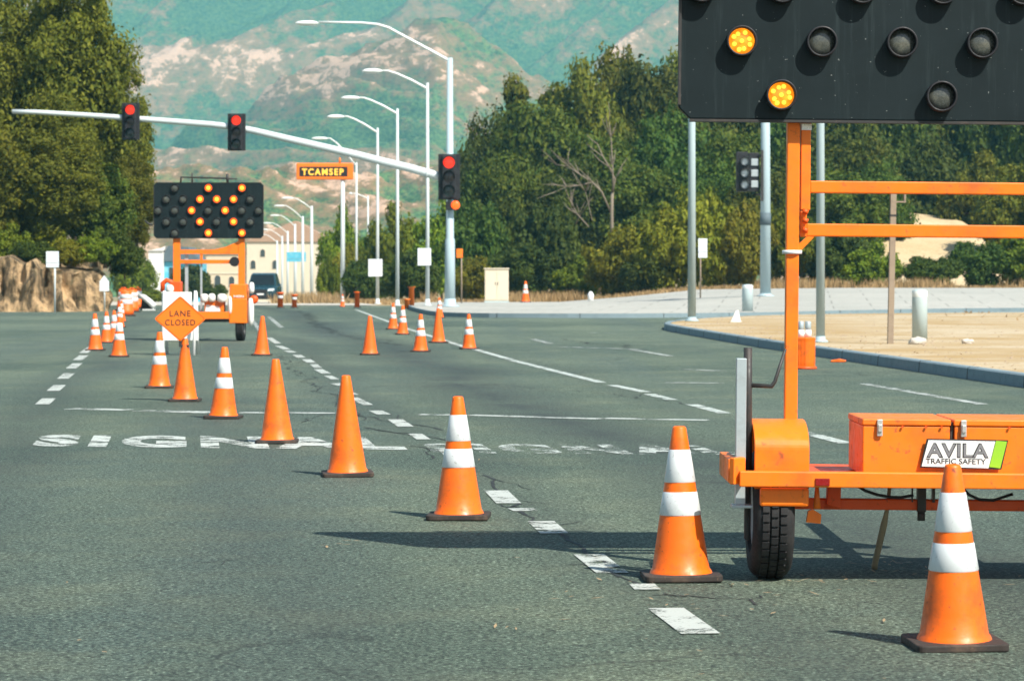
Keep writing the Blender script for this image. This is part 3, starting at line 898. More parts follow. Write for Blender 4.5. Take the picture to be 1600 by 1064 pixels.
# ------------------------------------------------------------------ white barricade behind the diamond sign
Yb = 51.0; sb = F / Yb
xl, xr = (253 - CX) / sb, (310 - CX) / sb
t = thing("barricade", "white folding barricade panel standing behind the diamond sign", "barricade", ((xl + xr) / 2, Yb, 0))
w = (xr - xl) / 2
MB().span((-w, -.02, .26), (w, .02, .62)).build("lower_panel", M['white'], t, bevel=.01)
MB().span((-w, -.02, .68), (w - .12, .02, 1.14)).build("upper_panel", M['white'], t, bevel=.01)
for sx in (-1, 1):
    MB().path([(sx * (w - .05), -.06 - .22, 0.0), (sx * (w - .05), -.035, 1.16)], 0.028, 8).build("leg", M['white'], t)
    MB().path([(sx * (w - .05), .06 + .30, 0.0), (sx * (w - .05), .045, 1.14)], 0.028, 8).build("leg", M['white'], t)

# ------------------------------------------------------------------ arrow-board trailers
def rot_rect_lamp(parent, x, z, y, lit, near):
    """one lamp: a short tubular hood with its lens set inside"""
    r = 0.072 if near else 0.092
    hood = MB()
    L = 0.060 if near else 0.055
    n = 28
    prof = [(r * .98, 0), (r, -L), (r - .006, -L - .003), (r - .010, -L), (r - .012, -.015)]
    hood.lathe([(a, b) for a, b in prof], n, (x, y, z), axis='y')
    h = hood.build("lamp_hood", M['black'], parent)
    m = (M['amber_lit'] if near else M['amber_far']) if lit else M['lens_off']
    MB().lathe([(0.0, -.040), (r * .45, -.037), (r * .80, -.031), (r - .011, -.022)], n, (x, y, z), axis='y').build("lens", m, h)
    if lit and not near:
        MB().lathe([(0.0, -.046), (r * .52, -.043)], 12, (x, y, z), axis='y').build("bulb", M['amber_core'], h)
    if near and lit:
        b = MB()
        for k in range(8):
            w_ = R(45 * k + 22.5 + 7 * math.sin(k * 2.1 + x * 9))
            q_ = r * (.56 if k % 2 else .50)
            b.path([(x + math.cos(w_) * q_, y - .030, z + math.sin(w_) * q_), (x + math.cos(w_) * q_, y - .042, z + math.sin(w_) * q_)], [.014, .008], 10)
        b.path([(x, y - .034, z), (x, y - .045, z)], [.014, .008], 10)
        b.build("bulb", M['amber_core'], h)

LAMPS = [(i, 0) for i in range(-3, 4)]           # the lamp pattern of a flashing arrow panel, in half-pitch units
LAMPS = [(2 * i, 0) for i in range(-3, 4)] + [(2 * i + 1, s) for i in range(-3, 3) for s in (1, -1)] + [(4 * i, s) for i in (-1, 0, 1) for s in (2, -2)]

def arrow_board(t, zb, near, lit, y0=-0.02):
    W, Hh = 1.22, 1.22
    ch = 0.055
    poly = [(-W + ch, 0), (W - ch, 0), (W, ch), (W, Hh - ch), (W - ch, Hh), (-W + ch, Hh), (-W, Hh - ch), (-W, ch)]
    b = MB().prism(poly, 0.05, ((0, y0, zb), (1, 0, 0), (0, 0, 1), (0, 1, 0))).build("arrow_panel", M['board'], t, bevel=0.006)
    rim = MB()
    for q in (-1, 1):
        rim.span((q * W - (.012 if q > 0 else -.012), y0 - .008, zb + ch + .01), (q * W, y0 + .058, zb + Hh - ch - .01))
    rim.span((-W + ch, y0 - .006, zb - .012), (W - ch, y0 + .056, zb - .0005))
    rim.span((-W + ch, y0 - .006, zb + Hh + .0005), (W - ch, y0 + .056, zb + Hh + .012))
    rim.build("rim", M['dark_steel'], t)
    for i, j in LAMPS:
        rot_rect_lamp(b, i * 0.186, zb + Hh / 2 + j * 0.249 + 0.0, y0, (i, j) in lit, near)
    return b

def wheel(parent, x, z, r, w, y=0.0):
    prof = []
    prof = [(r * .62, -w / 2), (r * .90, -w / 2), (r * .975, -w * .40), (r, -w * .30), (r, -w * .14), (r * .972, -w * .13), (r * .972, -w * .10), (r, -w * .09), (r, w * .09), (r * .972, w * .10),
            (r * .972, w * .13), (r, w * .14), (r, w * .30), (r * .975, w * .40), (r * .90, w / 2), (r * .62, w / 2), (r * .62, -w / 2)]
    wh = MB().lathe(prof, 48, (x, y, z), axis='x')
    # tread blocks
    for k in range(44):
        a = 2 * math.pi * k / 44
        for row, off in ((-.22, 0), (0, .5), (.22, .25)):
            b = a + off * 2 * math.pi / 44
            cy, cz = y + math.cos(b) * (r + .002), z + math.sin(b) * (r + .002)
            wh.box((x + row * w * 1.0, cy, cz), (w * .17, r * .105, .012), (b + math.pi / 2 + 0 * .1, 0, 0))
    o = wh.build("tyre", M['tyre'], parent)
    MB().lathe([(0, -w * .25), (r * .2, -w * .28), (r * .55, -w * .2), (r * .62, -w * .4), (r * .62, w * .4), (r * .55, w * .2), (0, w * .25)], 24, (x, y, z), axis='x').build("rim", M['white'], o)
    return o

# ---- near trailer: origin on the ground under the middle of its rear beam
SN = 335.0; YN = F / SN
def nx_(px): return (px - 1461) / SN
def nz_(py): return HC - (py - YH) / SN
tn = thing("arrow_board_trailer", "orange arrow board trailer with black lamp panel and tool boxes, nearest the camera at right", "trailer", ((1461 - CX) / SN, YN, 0))
tn.rotation_euler = (0, R(0.55), 0)
lit_near = {(-5, -1), (-4, -2), (-6, 0), (-5, 1), (-4, 2)}
arrow_board(tn, nz_(190) , True, lit_near)
mb = MB()
mb.span((nx_(1225), 0.04, nz_(660)), (nx_(1245), 0.10, nz_(-180)))
mb.build("mast", M['tr_orange'], tn, bevel=.006)
mb = MB().span((-nx_(1225), 0.04, nz_(660)), (-nx_(1245), 0.10, nz_(-180)))
mb.build("mast", M['tr_orange'], tn, bevel=.006)
for q in (1, -1):
    m2 = MB().span((q * nx_(1247), 0.045, nz_(330)), (q * nx_(1262), 0.095, nz_(150)))
    m2.span((q * nx_(1247), 0.05, nz_(372)), (q * nx_(1257), 0.09, nz_(331)))
    m2.build("sliding_tube", M['tr_orange'], tn, bevel=.004)
    MB().prism([(q * nx_(1242), nz_(400)), (q * nx_(1269), nz_(372)), (q * nx_(1258), nz_(371)), (q * nx_(1244), nz_(384))], .03, ((0, .05, 0), (1, 0, 0), (0, 0, 1), (0, 1, 0))).build("gusset", M['tr_orange'], tn)
    MB().lathe([(.040, -.009), (.047, -.009), (.047, .009), (.040, .009), (.040, -.009)], 20, (q * nx_(1235), .07, nz_(396))).build("clamp_ring", M['lampwhite'], tn)
    MB().span((q * nx_(1247), 0.035, nz_(205)), (q * nx_(1263), 0.044, nz_(195))).build("wear_pad", M['chrome'], tn)
    pv_ = MB()
    for py in (331, 345, 360):
        pv_.path([(q * nx_(1250), .03, nz_(py)), (q * nx_(1258), .03, nz_(py + 3))], .012, 8)
    pv_.build("hinge_pins", M['tr_orange2'], tn)
MB().span((nx_(1262), .052, nz_(303)), (-nx_(1262), .098, nz_(284))).build("upper_crossbar", M['tr_orange'], tn, bevel=.005)
MB().span((nx_(1257), .052, nz_(371)), (-nx_(1257), .098, nz_(351))).build("lower_crossbar", M['tr_orange'], tn, bevel=.005)
mb = MB().span((nx_(1388), .04, nz_(315)), (nx_(1391), .075, nz_(304))).span((nx_(1409), .04, nz_(315)), (nx_(1412), .075, nz_(304))).span((nx_(1388), .04, nz_(317)), (nx_(1412), .06, nz_(314.5)))
mb.build("bracket", M['tan_post'], tn)
# rear beam with turned-back ends
MB().span((nx_(1145), -.34, nz_(755)), (-nx_(1145), -.29, nz_(731))).build("rear_beam", M['tr_orange'], tn, bevel=.006)
for q in (1, -1):
    e = MB().prism([(0, 0), (.055, .10), (.075, .10), (.075, .02), (.02, -.02)], .12, ((q * nx_(1130), -.305, nz_(752)), (q, 0, 0), (0, 1, 0), (0, 0, 1)))
    e.span((q * nx_(1131), -.20, nz_(752)), (q * nx_(1146), .35, nz_(716)))
    e.span((q * nx_(1146), -.20, nz_(748)), (q * nx_(1175), .1, nz_(742)))
    e.build("side_rail", M['tr_orange'], tn, bevel=.004)
# fenders and wheels
for q in (1, -1):
    x0, x1 = nx_(1170), nx_(1254)
    fz0, fz1 = nz_(757), nz_(657)
    out = []
    for k in range(0, 37):
        w_ = R(180 - 5 * k)
        out.append((.02 + .27 * math.cos(w_), nz_(700) + (fz1 - nz_(700)) * math.sin(w_)))
    prof = [(-.25, fz0)] + out + [(.29, fz0)]
    fm = MB()
    n = len(prof)
    def ring(sc, xx): return [(q * xx, y * sc, zz if sc == 1 else zz - .012) for y, zz in prof]
    vs = ring(1, x0) + ring(1, x1) + ring(.93, x0) + ring(.93, x1)
    fs = [(i, i + 1, n + i + 1, n + i) for i in range(n - 1)] + [(2 * n + i, 2 * n + i + 1, 3 * n + i + 1, 3 * n + i) for i in range(n - 1)]
    fs += [(i, i + 1, 2 * n + i + 1, 2 * n + i) for i in range(n - 1)]
    fs += [(n + i, n + i + 1, 3 * n + i + 1, 3 * n + i) for i in range(n - 1)]
    fs += [(0, n, 3 * n, 2 * n), (n - 1, 2 * n - 1, 4 * n - 1, 3 * n - 1)]
    fm.add(vs, fs)
    # inner wall of the wheel housing
    fm.prism([(y, zz) for y, zz in prof], .008, ((q * (x1 - .004), 0, 0), (0, 1, 0), (0, 0, 1), (q * -1, 0, 0)))
    fo = fm.build("fender", M['tr_orange'], tn)
    for pl in fo.data.polygons: pl.use_smooth = False
    eb = fo.modifiers.new("bevel", 'BEVEL'); eb.width = .006; eb.segments = 2; eb.limit_method = 'ANGLE'; eb.angle_limit = R(50)
    MB().span((q * nx_(1178), -.285, nz_(786)), (q * nx_(1253), -.25, nz_(757.5))).build("fender_skirt", M['tr_orange'], tn, bevel=.012)
    r = 0.295
    wheel(tn, q * (nx_(1172) + nx_(1232)) / 2, r, r, .185, 0.02)
# bed plate and tool boxes
MB().span((nx_(1258), -.28, nz_(748)), (-nx_(1258), .62, nz_(740))).build("bed_plate", M['tr_orange2'], tn)
bz0, bz1 = nz_(738), nz_(652)
for name_, xa, xb, lab in (("tool_box", nx_(1335), nx_(1468), None), ("tool_box", nx_(1475), nx_(1660), None)):
    tb = MB().span((xa, -.27, bz0 + .002), (xb, .27, bz1 - .028)).build(name_, M['tr_orange'], tn, bevel=.005)
    MB().span((xa - .004, -.276, bz1 - .026), (xb + .004, .276, bz1 + .004)).build("lid", M['tr_orange'], tb, bevel=.006)
    lx = xa + .075 if xa < 0 and xb < .1 else xa + .04
    l = MB().span((lx - .013, -.287, bz1 - .075), (lx + .013, -.2765, bz1 + .002))
    l.span((lx - .009, -.296, bz1 - .055), (lx + .009, -.2875, bz1 - .02))
    l.build("latch", M['chrome'], tb, bevel=.003)
    kn = MB()
    for fx in (.45, .72, .9):
        kn.path([(xa + (xb - xa) * fx, -.277, bz1 - .031), (xa + (xb - xa) * fx, -.283, bz1 - .031)], .006, 8)
    kn.build("rivets", M['tr_orange2'], tb)
MB().span((nx_(1468) + .0045, -.255, bz0 + .02), (nx_(1475) - .0045, .25, bz1 - .01)).build("strap", M['dark_steel'], tn)
# company sign riding on the boxes
sg = MB()
ya = -.293
def par(x0, x1, y0, y1, lean=.03):
    return [(nx_(x0), nz_(y1)), (nx_(x1), nz_(y1 + 2)), (nx_(x1) + lean, nz_(y0 + 1)), (nx_(x0) + lean, nz_(y0))]
so = MB().prism(par(1421.5, 1546, 680, 724), .006, ((0, ya, 0), (1, 0, 0), (0, 0, 1), (0, 1, 0))).build("name_plate", M['black_letter'], tn)
MB().prism(par(1424, 1526, 682, 722), .002, ((0, ya - .0025, 0), (1, 0, 0), (0, 0, 1), (0, 1, 0))).build("plate_face", M['white'], so)
MB().prism(par(1527.2, 1544, 682, 722), .002, ((0, ya - .0025, 0), (1, 0, 0), (0, 0, 1), (0, 1, 0))).build("plate_green_face", M['green'], so)
tx = MB(); add_text(tx, "AVILA", ((nx_(1434) + nx_(1523)) / 2, ya - .0035, nz_(697.5)), (1, 0, 0), (0, 0, 1), .285, .068, bold=.035, spacing=1.02)
tx.build("lettering", M['black_letter'], so)
tx = MB(); add_text(tx, "AVILA", ((nx_(1434) + nx_(1523)) / 2, ya - .0045, nz_(697.5)), (1, 0, 0), (0, 0, 1), .277, .060, bold=.012, spacing=1.10)
tx.build("lettering", M['grey_letter'], so)
tx = MB(); add_text(tx, "TRAFFIC SAFETY", ((nx_(1430) + nx_(1522)) / 2, ya - .0035, nz_(714)), (1, 0, 0), (0, 0, 1), .275, .025, bold=.014)
tx.build("lettering", M['black_letter'], so)
# jack and crank at the left, and its twin at the right
for q in (1, -1):
    j = MB().span((q * nx_(1142.5), -.20, nz_(786)), (q * nx_(1158), -.15, nz_(561)))
    j.build("jack_tube", M['steel'], tn, bevel=.003)
    j = MB().span((q * nx_(1137), -.23, nz_(790.5)), (q * nx_(1168), -.12, nz_(786)))
    j.build("jack_foot", M['steel'], tn, bevel=.003)
    MB().path([(q * nx_(1161.5), -.13, nz_(545)), (q * nx_(1162.5), -.13, nz_(620)), (q * nx_(1165), -.13, nz_(745))], [.020, .018, .015], 12).build("jack_screw", M['dark_steel'], tn)
    MB().path([(q * nx_(1168), -.13, nz_(603)), (q * nx_(1198), -.15, nz_(604)), (q * nx_(1203), -.15, nz_(597)), (q * nx_(1219), -.15, nz_(546))], [.011, .011, .009, .007], 10).build("crank_handle", M['dark_steel'], tn)
    MB().span((q * nx_(1159), -.12, nz_(843)), (q * nx_(1169), -.085, nz_(757))).build("landing_leg", M['dark_steel'], tn, bevel=.01)
# running gear and small parts under the beam
MB().span((nx_(1235), .02, nz_(798)), (-nx_(1235), .075, nz_(781))).build("axle_beam", M['tr_orange2'], tn, bevel=.006)
for q in (1, -1):
    MB().prism([(q * nx_(1290), nz_(790)), (q * nx_(1312), nz_(796)), (q * nx_(1312), nz_(758)), (q * nx_(1292), nz_(760))], .07, ((0, -.02, 0), (1, 0, 0), (0, 0, 1), (0, 1, 0))).build("spring_hanger", M['tr_orange2'], tn, bevel=.004)
    g = MB().prism([(q * nx_(1252), nz_(812)), (q * nx_(1274), nz_(814)), (q * nx_(1275), nz_(800)), (q * nx_(1262), nz_(792)), (q * nx_(1255), nz_(795))], .03, ((0, -.2, 0), (1, 0, 0), (0, 0, 1), (0, 1, 0)))
    g.path([(q * nx_(1268), -.2, nz_(757)), (q * nx_(1268), -.2, nz_(790))], [.009, .018], 10)
    g.build("tie_down_hook", M['tr_orange'], tn)
    MB().span((q * nx_(1260), -.347, nz_(752)), (q * nx_(1282), -.3405, nz_(741))).build("tail_light", M['rail_red'], tn, bevel=.002)
mb = MB().span((nx_(1433), .0, nz_(800)), (nx_(1446), .05, nz_(756))).path([(nx_(1438), -.01, nz_(800)), (nx_(1438), -.01, nz_(813))], .018, 12).span((nx_(1456), .0, nz_(785)), (nx_(1460), .04, nz_(756)))
mb.span((nx_(1424), .01, nz_(785)), (nx_(1426), .03, nz_(756)))
mb.build("gear_bracket", M['dark_steel'], tn)
MB().path([(nx_(x), -.02, nz_(y)) for x, y in ((1336, 759), (1350, 767), (1368, 773), (1388, 776.5), (1405, 777), (1425, 773.5))], .007, 8).build("brake_hose", M['black'], tn)
MB().path([(nx_(x), -.02, nz_(y)) for x, y in ((1500, 760), (1512, 772), (1528, 779), (1550, 780), (1580, 770))], .007, 8).build("brake_hose", M['black'], tn)
MB().path([(nx_(1394), .10, nz_(757)), (nx_(1391), .13, nz_(800)), (nx_(1388), .17, nz_(825)), (nx_(1383.5), .38, .03), (nx_(1383), .39, 0.004)], [.009, .009, .016, .015, .016], 10).build("drain_hose", M['rope'], tn)
MB().path([(0, .3, nz_(742)), (0, 1.6, .46), (0, 2.6, .46)], .045, 10).build("tow_tongue", M['tr_orange'], tn)
mb = MB().path([(-.45, .0, nz_(190) + 1.23), (-.45, 0, nz_(190) + 1.34), (.4, 0, nz_(190) + 1.34)], .02, 8)
mb.build("sight_tube", M['dark_steel'], tn)

# ---- far trailer
YF = 62.5; SF = F / YF
def fx_(px): return (px - 326) / SF
def fz_(py): return HC - (py - YH) / SF + 0.0
tf = thing("arrow_board_trailer", "orange arrow board trailer with lit amber chevrons standing far up the closed left lane", "trailer", ((326 - CX) / SF, YF, 0))
lit_far = {(0, 2), (4, 2), (-1, 1), (1, 1), (3, 1), (-2, 0), (2, 0), (-1, -1), (3, -1), (0, -2), (4, -2)}
bo = arrow_board(tf, fz_(372), False, lit_far)
sctop = fz_(372) + 1.232
mb = MB().path([(-.62, .02, sctop), (-.62, .02, sctop + .115), (.40, .02, sctop + .09), (.64, .02, sctop + .075)], [.02, .022, .022, .012], 8)
mb.path([(-.37, .02, sctop), (-.37, .02, sctop + .21)], .016, 8).path([(.42, .02, sctop), (.41, .02, sctop + .19)], .03, 8)
mb.build("sight_tube", M['dark_steel'], tf)
MB().path([(-1.24, .02, fz_(352)), (-1.33, .02, fz_(350)), (-1.42, .02, fz_(345))], .022, 8).build("side_handle", M['dark_steel'], tf)
for q, xa, xb in ((1, 270, 281), (1, 372, 382)):
    MB().span((fx_(xa), .04, fz_(487)), (fx_(xb), .14, fz_(365))).build("mast", M['tr_orange'], tf, bevel=.008)
MB().prism([(fx_(281), fz_(397)), (fx_(372), fz_(397)), (fx_(372), fz_(377)), (fx_(352), fz_(386)), (fx_(335), fz_(390)), (fx_(281), fz_(390))], .05, ((0, .05, 0), (1, 0, 0), (0, 0, 1), (0, 1, 0))).build("upper_crossbar", M['tr_orange'], tf)
MB().span((fx_(281), .06, fz_(412)), (fx_(368), .11, fz_(406))).build("lower_crossbar", M['tr_orange'], tf, bevel=.005)
MB().span((fx_(312), .06, fz_(406)), (fx_(316), .1, fz_(397))).build("stay", M['tr_orange'], tf)
MB().path([(fx_(366), .02, fz_(409)), (fx_(366), .12, fz_(409))], .11, 14).build("work_light", M['black'], tf)
for xa, xb in ((312, 315), (288, 293)):
    MB().span((fx_(xa), .12, fz_(490)), (fx_(xb), .16, fz_(398))).build("guide_tube", M['steel'], tf)
mb = MB().span((fx_(360), -.3, fz_(505)), (fx_(388), .32, fz_(466)))
mb.prism([(fx_(360), fz_(466)), (fx_(388), fz_(466)), (fx_(386), fz_(444)), (fx_(361), fz_(444))], .55, ((0, -.29, 0), (1, 0, 0), (0, 0, 1), (0, 1, 0)))
fe = mb.build("fender", M['tr_orange'], tf, bevel=.02)
wp = MB(); add_text(wp, "MEIN", (fx_(375), -.293, fz_(463)), (1, 0, 0), (0, 0, 1), .22, .05, bold=.02)
wp.build("lettering", M['white'], fe)
mb = MB().span((fx_(264), -.3, fz_(505)), (fx_(290), .32, fz_(466))); mb.span((fx_(268), -.28, fz_(466)), (fx_(284), .2, fz_(440)))
mb.build("fender", M['tr_orange2'], tf, bevel=.02)
wheel(tf, fx_(376), .28, .28, .19, 0.0)
wheel(tf, fx_(275), .28, .28, .19, 0.0)
MB().span((fx_(290), -.35, fz_(498)), (fx_(360), -.28, fz_(487))).build("rear_beam", M['tr_orange'], tf, bevel=.006)
MB().span((fx_(288), -.26, fz_(503)), (fx_(362), .6, fz_(498.5))).build("bed_plate", M['dark_steel'], tf)
mb = MB().span((fx_(321), -.2, fz_(487)), (fx_(351), .2, fz_(470))); mb.build("battery_box", M['tr_orange'], tf, bevel=.01)
mb = MB().prism([(fx_(322), fz_(486.5)), (fx_(346), fz_(486.5)), (fx_(344), fz_(479)), (fx_(324), fz_(476))], .006, ((0, -.209, 0), (1, 0, 0), (0, 0, 1), (0, 1, 0))); mb.build("box_label", M['white'], tf)
MB().lathe([(0, -.05), (.07, -.05), (.095, -.02), (.095, .03), (0, .05)], 18, (fx_(398), -.2, fz_(468)), axis='y').build("side_beacon", M['tr_orange2'], tf)
MB().path([(fx_(388), -.2, fz_(468)), (fx_(396), -.2, fz_(468))], .02, 8).build("beacon_arm", M['dark_steel'], tf)
MB().path([(fx_(256), -.2, fz_(456)), (fx_(256), -.2, fz_(443)), (fx_(262), -.2, fz_(438)), (fx_(270), -.2, fz_(441)), (fx_(271), -.2, fz_(452))], .055, 10).build("hose_hook", M['tr_orange2'], tf)
MB().path([(0, .3, .55), (0, 2.4, .45)], .05, 8).build("tow_tongue", M['tr_orange'], tf)
MB().box((fx_(366), .45, fz_(478)), (.16, .2, .5)).build("control_cabinet", M['dark_steel'], tf, bevel=.02)

def sandbag(px, py, w, h, label):
    """a slumped cloth sack"""
    c = pix(px, py, YF - .22)
    mb = MB(); vs = []; n, k = 12, 7
    for j in range(k + 1):
        a = -math.pi / 2 + math.pi * j / k
        for i in range(n):
            b = 2 * math.pi * i / n
            rr = (abs(math.cos(a)) ** .55) * (1 + .12 * mnoise.noise(Vector((px + math.cos(b), j * .7, math.sin(b)))))
            vs.append((math.cos(b) * w / 2 * rr, math.sin(b) * .12 * rr, math.sin(a) * h / 2 * (1 + .1 * mnoise.noise(Vector((b, px, a))))))
    mb.add(vs, [(j * n + i, j * n + (i + 1) % n, (j + 1) * n + (i + 1) % n, (j + 1) * n + i) for j in range(k) for i in range(n)], True)
    o = mb.build("sandbag", M['sand'])
    o.location = c
    tag(o, label, "sandbag", "white sandbags weighing down the far trailer")
sandbag(319, 466, .19, .20, "white sandbag left of the others on the far trailer's bed")
sandbag(331, 465.5, .17, .19, "white sandbag in the middle of the far trailer's bed")
sandbag(347, 466, .22, .20, "white sandbag at the right end of the far trailer's bed")
sandbag(392, 487, .14, .62, "long white sandbag hanging on the right side of the far trailer's fender")
sandbag(393, 450, .13, .25, "small white sandbag on the outside of the far trailer's right fender")
sandbag(360, 477, .12, .45, "white sandbag hanging inside the far trailer's right fender")
sandbag(266, 452, .20, .22, "white sandbag under the orange hook on the far trailer's left side")

# ------------------------------------------------------------------ poles, lamps, signals
def poly_tube(pts, rad): return MB().path(pts, rad, 12)

def street_lamp(px, ytop, Y, lx, ly, llen, label, pr=0.10, base=True, arm=None, group="street lamps along the right side"):
    """lamp post: px column, top row, lamp head centre (lx, ly) in photo pixels at depth Y"""
    s = F / Y
    x0 = (px - CX) / s
    z0 = gz(x0, Y) + (0.14 if x0 > -5 and Y < 150 else 0)
    t = thing("street_lamp", label, "street lamp", (x0, Y, z0), group=group)
    ht = HC - (ytop - YH) / s - z0
    MB().path([(0, 0, 0), (0, 0, ht)], [pr, pr * 0.62], 14).build("pole", M['pole'], t)
    MB().lathe([(0, .0), (pr * 2.0, 0), (pr * 2.0, .03), (pr * 1.15, .06), (pr * 1.05, .3), (0, .3)], 14).build("base_flange", M['pole'], t)
    hx, hz = (lx - px) / s, HC - (ly - YH) / s - z0
    az = ht - 0.25
    arm = [(-pr * .3, 0, az), (hx * .30, -.05, az + (hz - az) * .50), (hx * .55, -.1, az + (hz - az) * .85), (hx * .72, -.12, hz + .02), (hx * .88, -.12, hz + .02)]
    MB().path(arm, [.062, .055, .05, .045, .04], 10).build("arm", M['lampwhite'], t)
    L = llen / s
    prof = []
    mb = MB(); vs = []; n = 14
    for i in range(9):
        u = -1 + 2 * i / 8
        rr = max(0.02, (1 - abs(u) ** 2.6)) ** .5
        for k in range(n):
            w_ = 2 * math.pi * k / n
            vs.append((hx + u * L / 2, -.12 + .17 * rr * math.cos(w_), hz + (.12 if math.sin(w_) > 0 else .09) * rr * math.sin(w_)))
    mb.add(vs, [(i * n + k, i * n + (k + 1) % n, (i + 1) * n + (k + 1) % n, (i + 1) * n + k) for i in range(8) for k in range(n)], True)
    mb.build("lamp_head", M['lampwhite'], t)
    return t
street_lamp(668, 130, 127, 582, 112, 32, "white street lamp with a square sign on its pole, right of the signal arm's tip")
street_lamp(621, 170, 142, 548, 154, 30, "white street lamp next left of the tallest one, no sign on its pole")
street_lamp(590, 200, 157, 525, 183, 27, "white street lamp carrying a white square sign low on its pole")
street_lamp(557, 254, 197, 500, 217, 26, "white street lamp rising behind the orange message sign")
street_lamp(575, 306, 240, 548, 303, 6, "small pale street lamp with a hooked top beyond the message sign")
street_lamp(487, 322, 280, 450, 310, 20, "white far street lamp, nearest of the curving row beyond the car", pr=.19)
street_lamp(473, 338, 314, 437, 322, 18, "white far street lamp, second of the curving row beyond the car", pr=.19)
street_lamp(461, 350, 346, 430, 337, 16, "white far street lamp, third of the curving row beyond the car", pr=.19)
street_lamp(449.5, 361, 373, 418, 349, 14, "white far street lamp, fourth of the curving row beyond the car", pr=.19)
street_lamp(441, 369, 402, 414, 359, 13, "white far street lamp, fifth of the curving row beyond the car", pr=.19)
street_lamp(433, 376, 436, 409, 367, 12, "white far street lamp, last of the curving row beyond the car", pr=.19)
street_lamp(259, 404, 405, 205, 406, 16, "pale street lamp reaching left over the green trees beyond the rock face", pr=.09, group="street lamps on the left side")

def signal_head(t, x, y, z, w, h, lit_row=0, name="signal_head", tilt=0.0, backplate=True, mats=None):
    """three-section head facing the camera, top-left reference is its centre"""
    b = MB().box((x, y, z), (w, 0.03, h)).build(name, M['black'], t, bevel=.03)
    hs = MB().box((x, y - .10, z), (w * .62, 0.16, h * .94)).build("housing", M['black'], b, bevel=.03)
    for k in range(3):
        zc = z + h * (.31 - .31 * k)
        r = min(w * .27, h * .125)
        m = M['red_lit'] if k == lit_row else (M['lens_red_off'], M['lens_red_off'], M['lens_green_off'])[k]
        MB().lathe([(0, -.215), (r * .6, -.205), (r, -.185)], 20, (x, y, zc), axis='y').build("lens", m, b)
        v = MB(); n = 16; vs = []
        for j, dy in ((0, -.18), (1, -.18 - r * 1.2)):
            for i in range(n + 1):
                a = R(-25 + 230 * i / n)
                rr = r * 1.06
                vs.append((x + rr * math.cos(a), y + dy * (1.0 if j == 0 else (1 - .10 * (1 - math.sin(a)))), zc + rr * math.sin(a)))
        v.add(vs, [(i, i + 1, n + 2 + i, n + 1 + i) for i in range(n)])
        v.build("visor", M['black'], b)
    return b

YS_ = 122.0; s_ = F / YS_
sx0 = (703 - CX) / s_
sz0 = gz(sx0, YS_) + 0.14
ts = thing("traffic_signal", "pale mast arm traffic signal with three red lit heads and a street lamp on top", "traffic signal", (sx0, YS_, sz0))
def sp(px, py, dy=0.0): return ((px - 703) / s_, dy, HC - (py - YH) / s_ - sz0)
MB().path([(0, 0, 0), (0, 0, sp(703, 375)[2]), (0, 0, sp(703, 372)[2]), sp(703, 91)], [.235, .215, .175, .125], 18).build("pole", M['pole_blue'], ts)
MB().lathe([(0, 0), (.42, 0), (.42, .05), (.26, .09), (.25, .35), (0, .35)], 18).build("base_flange", M['pole_blue'], ts)
arm_pts = [(697, 279), (672, 272), (640, 263), (600, 253.5), (560, 243), (500, 229), (450, 217.5), (400, 205.5), (372, 200), (330, 195), (280, 191), (220, 186.5), (150, 181.5), (60, 176), (20, 175)]
MB().path([sp(a, b, -.1) for a, b in arm_pts], [.195, .19, .185, .18, .175, .165, .155, .145, .14, .135, .13, .125, .115, .105, .10], 14).build("mast_arm", M['pole'], ts)
MB().path([sp(669, 271.5, -.1), sp(666, 270.7, -.1)], .215, 14).build("arm_flange", M['pole'], ts)
MB().path([sp(703, 96), sp(672, 79, -.05), sp(640, 62, -.1), sp(607, 44, -.1), sp(590, 39, -.1), sp(566, 36.5, -.1), sp(540, 36, -.1), sp(498, 35.5, -.1)], [.07, .065, .06, .058, .055, .052, .05, .045], 10).build("lamp_arm", M['lampwhite'], ts)
mb = MB(); vs = []; n = 14
for i in range(9):
    u = -1 + 2 * i / 8; rr = max(.03, (1 - abs(u) ** 2.6)) ** .5
    for k in range(n):
        w_ = 2 * math.pi * k / n
        c_ = sp(480, 37, -.1)
        vs.append((c_[0] + u * .50, -.1 + .18 * rr * math.cos(w_), c_[2] + .11 * rr * math.sin(w_)))
mb.add(vs, [(i * n + k, i * n + (k + 1) % n, (i + 1) * n + (k + 1) % n, (i + 1) * n + k) for i in range(8) for k in range(n)], True)
mb.build("lamp_head", M['lampwhite'], ts)
for px, py, w, h in ((206, 191, 28, 58), (371, 207.5, 28, 58), (702, 277, 34, 71)):
    c_ = sp(px, py, -.34)
    signal_head(ts, c_[0], c_[1], c_[2], w / s_, h / s_)
c_ = sp(712, 321, -.45)
hb = MB().box(sp(706, 322, -.30), (.52, .22, .36)).build("side_signal", M['black'], ts, bevel=.03)
MB().lathe([(0, -.03), (.13, -.02), (.19, .02), (.19, .1)], 20, c_, axis='y').build("lens", M['amber_far'], hb)

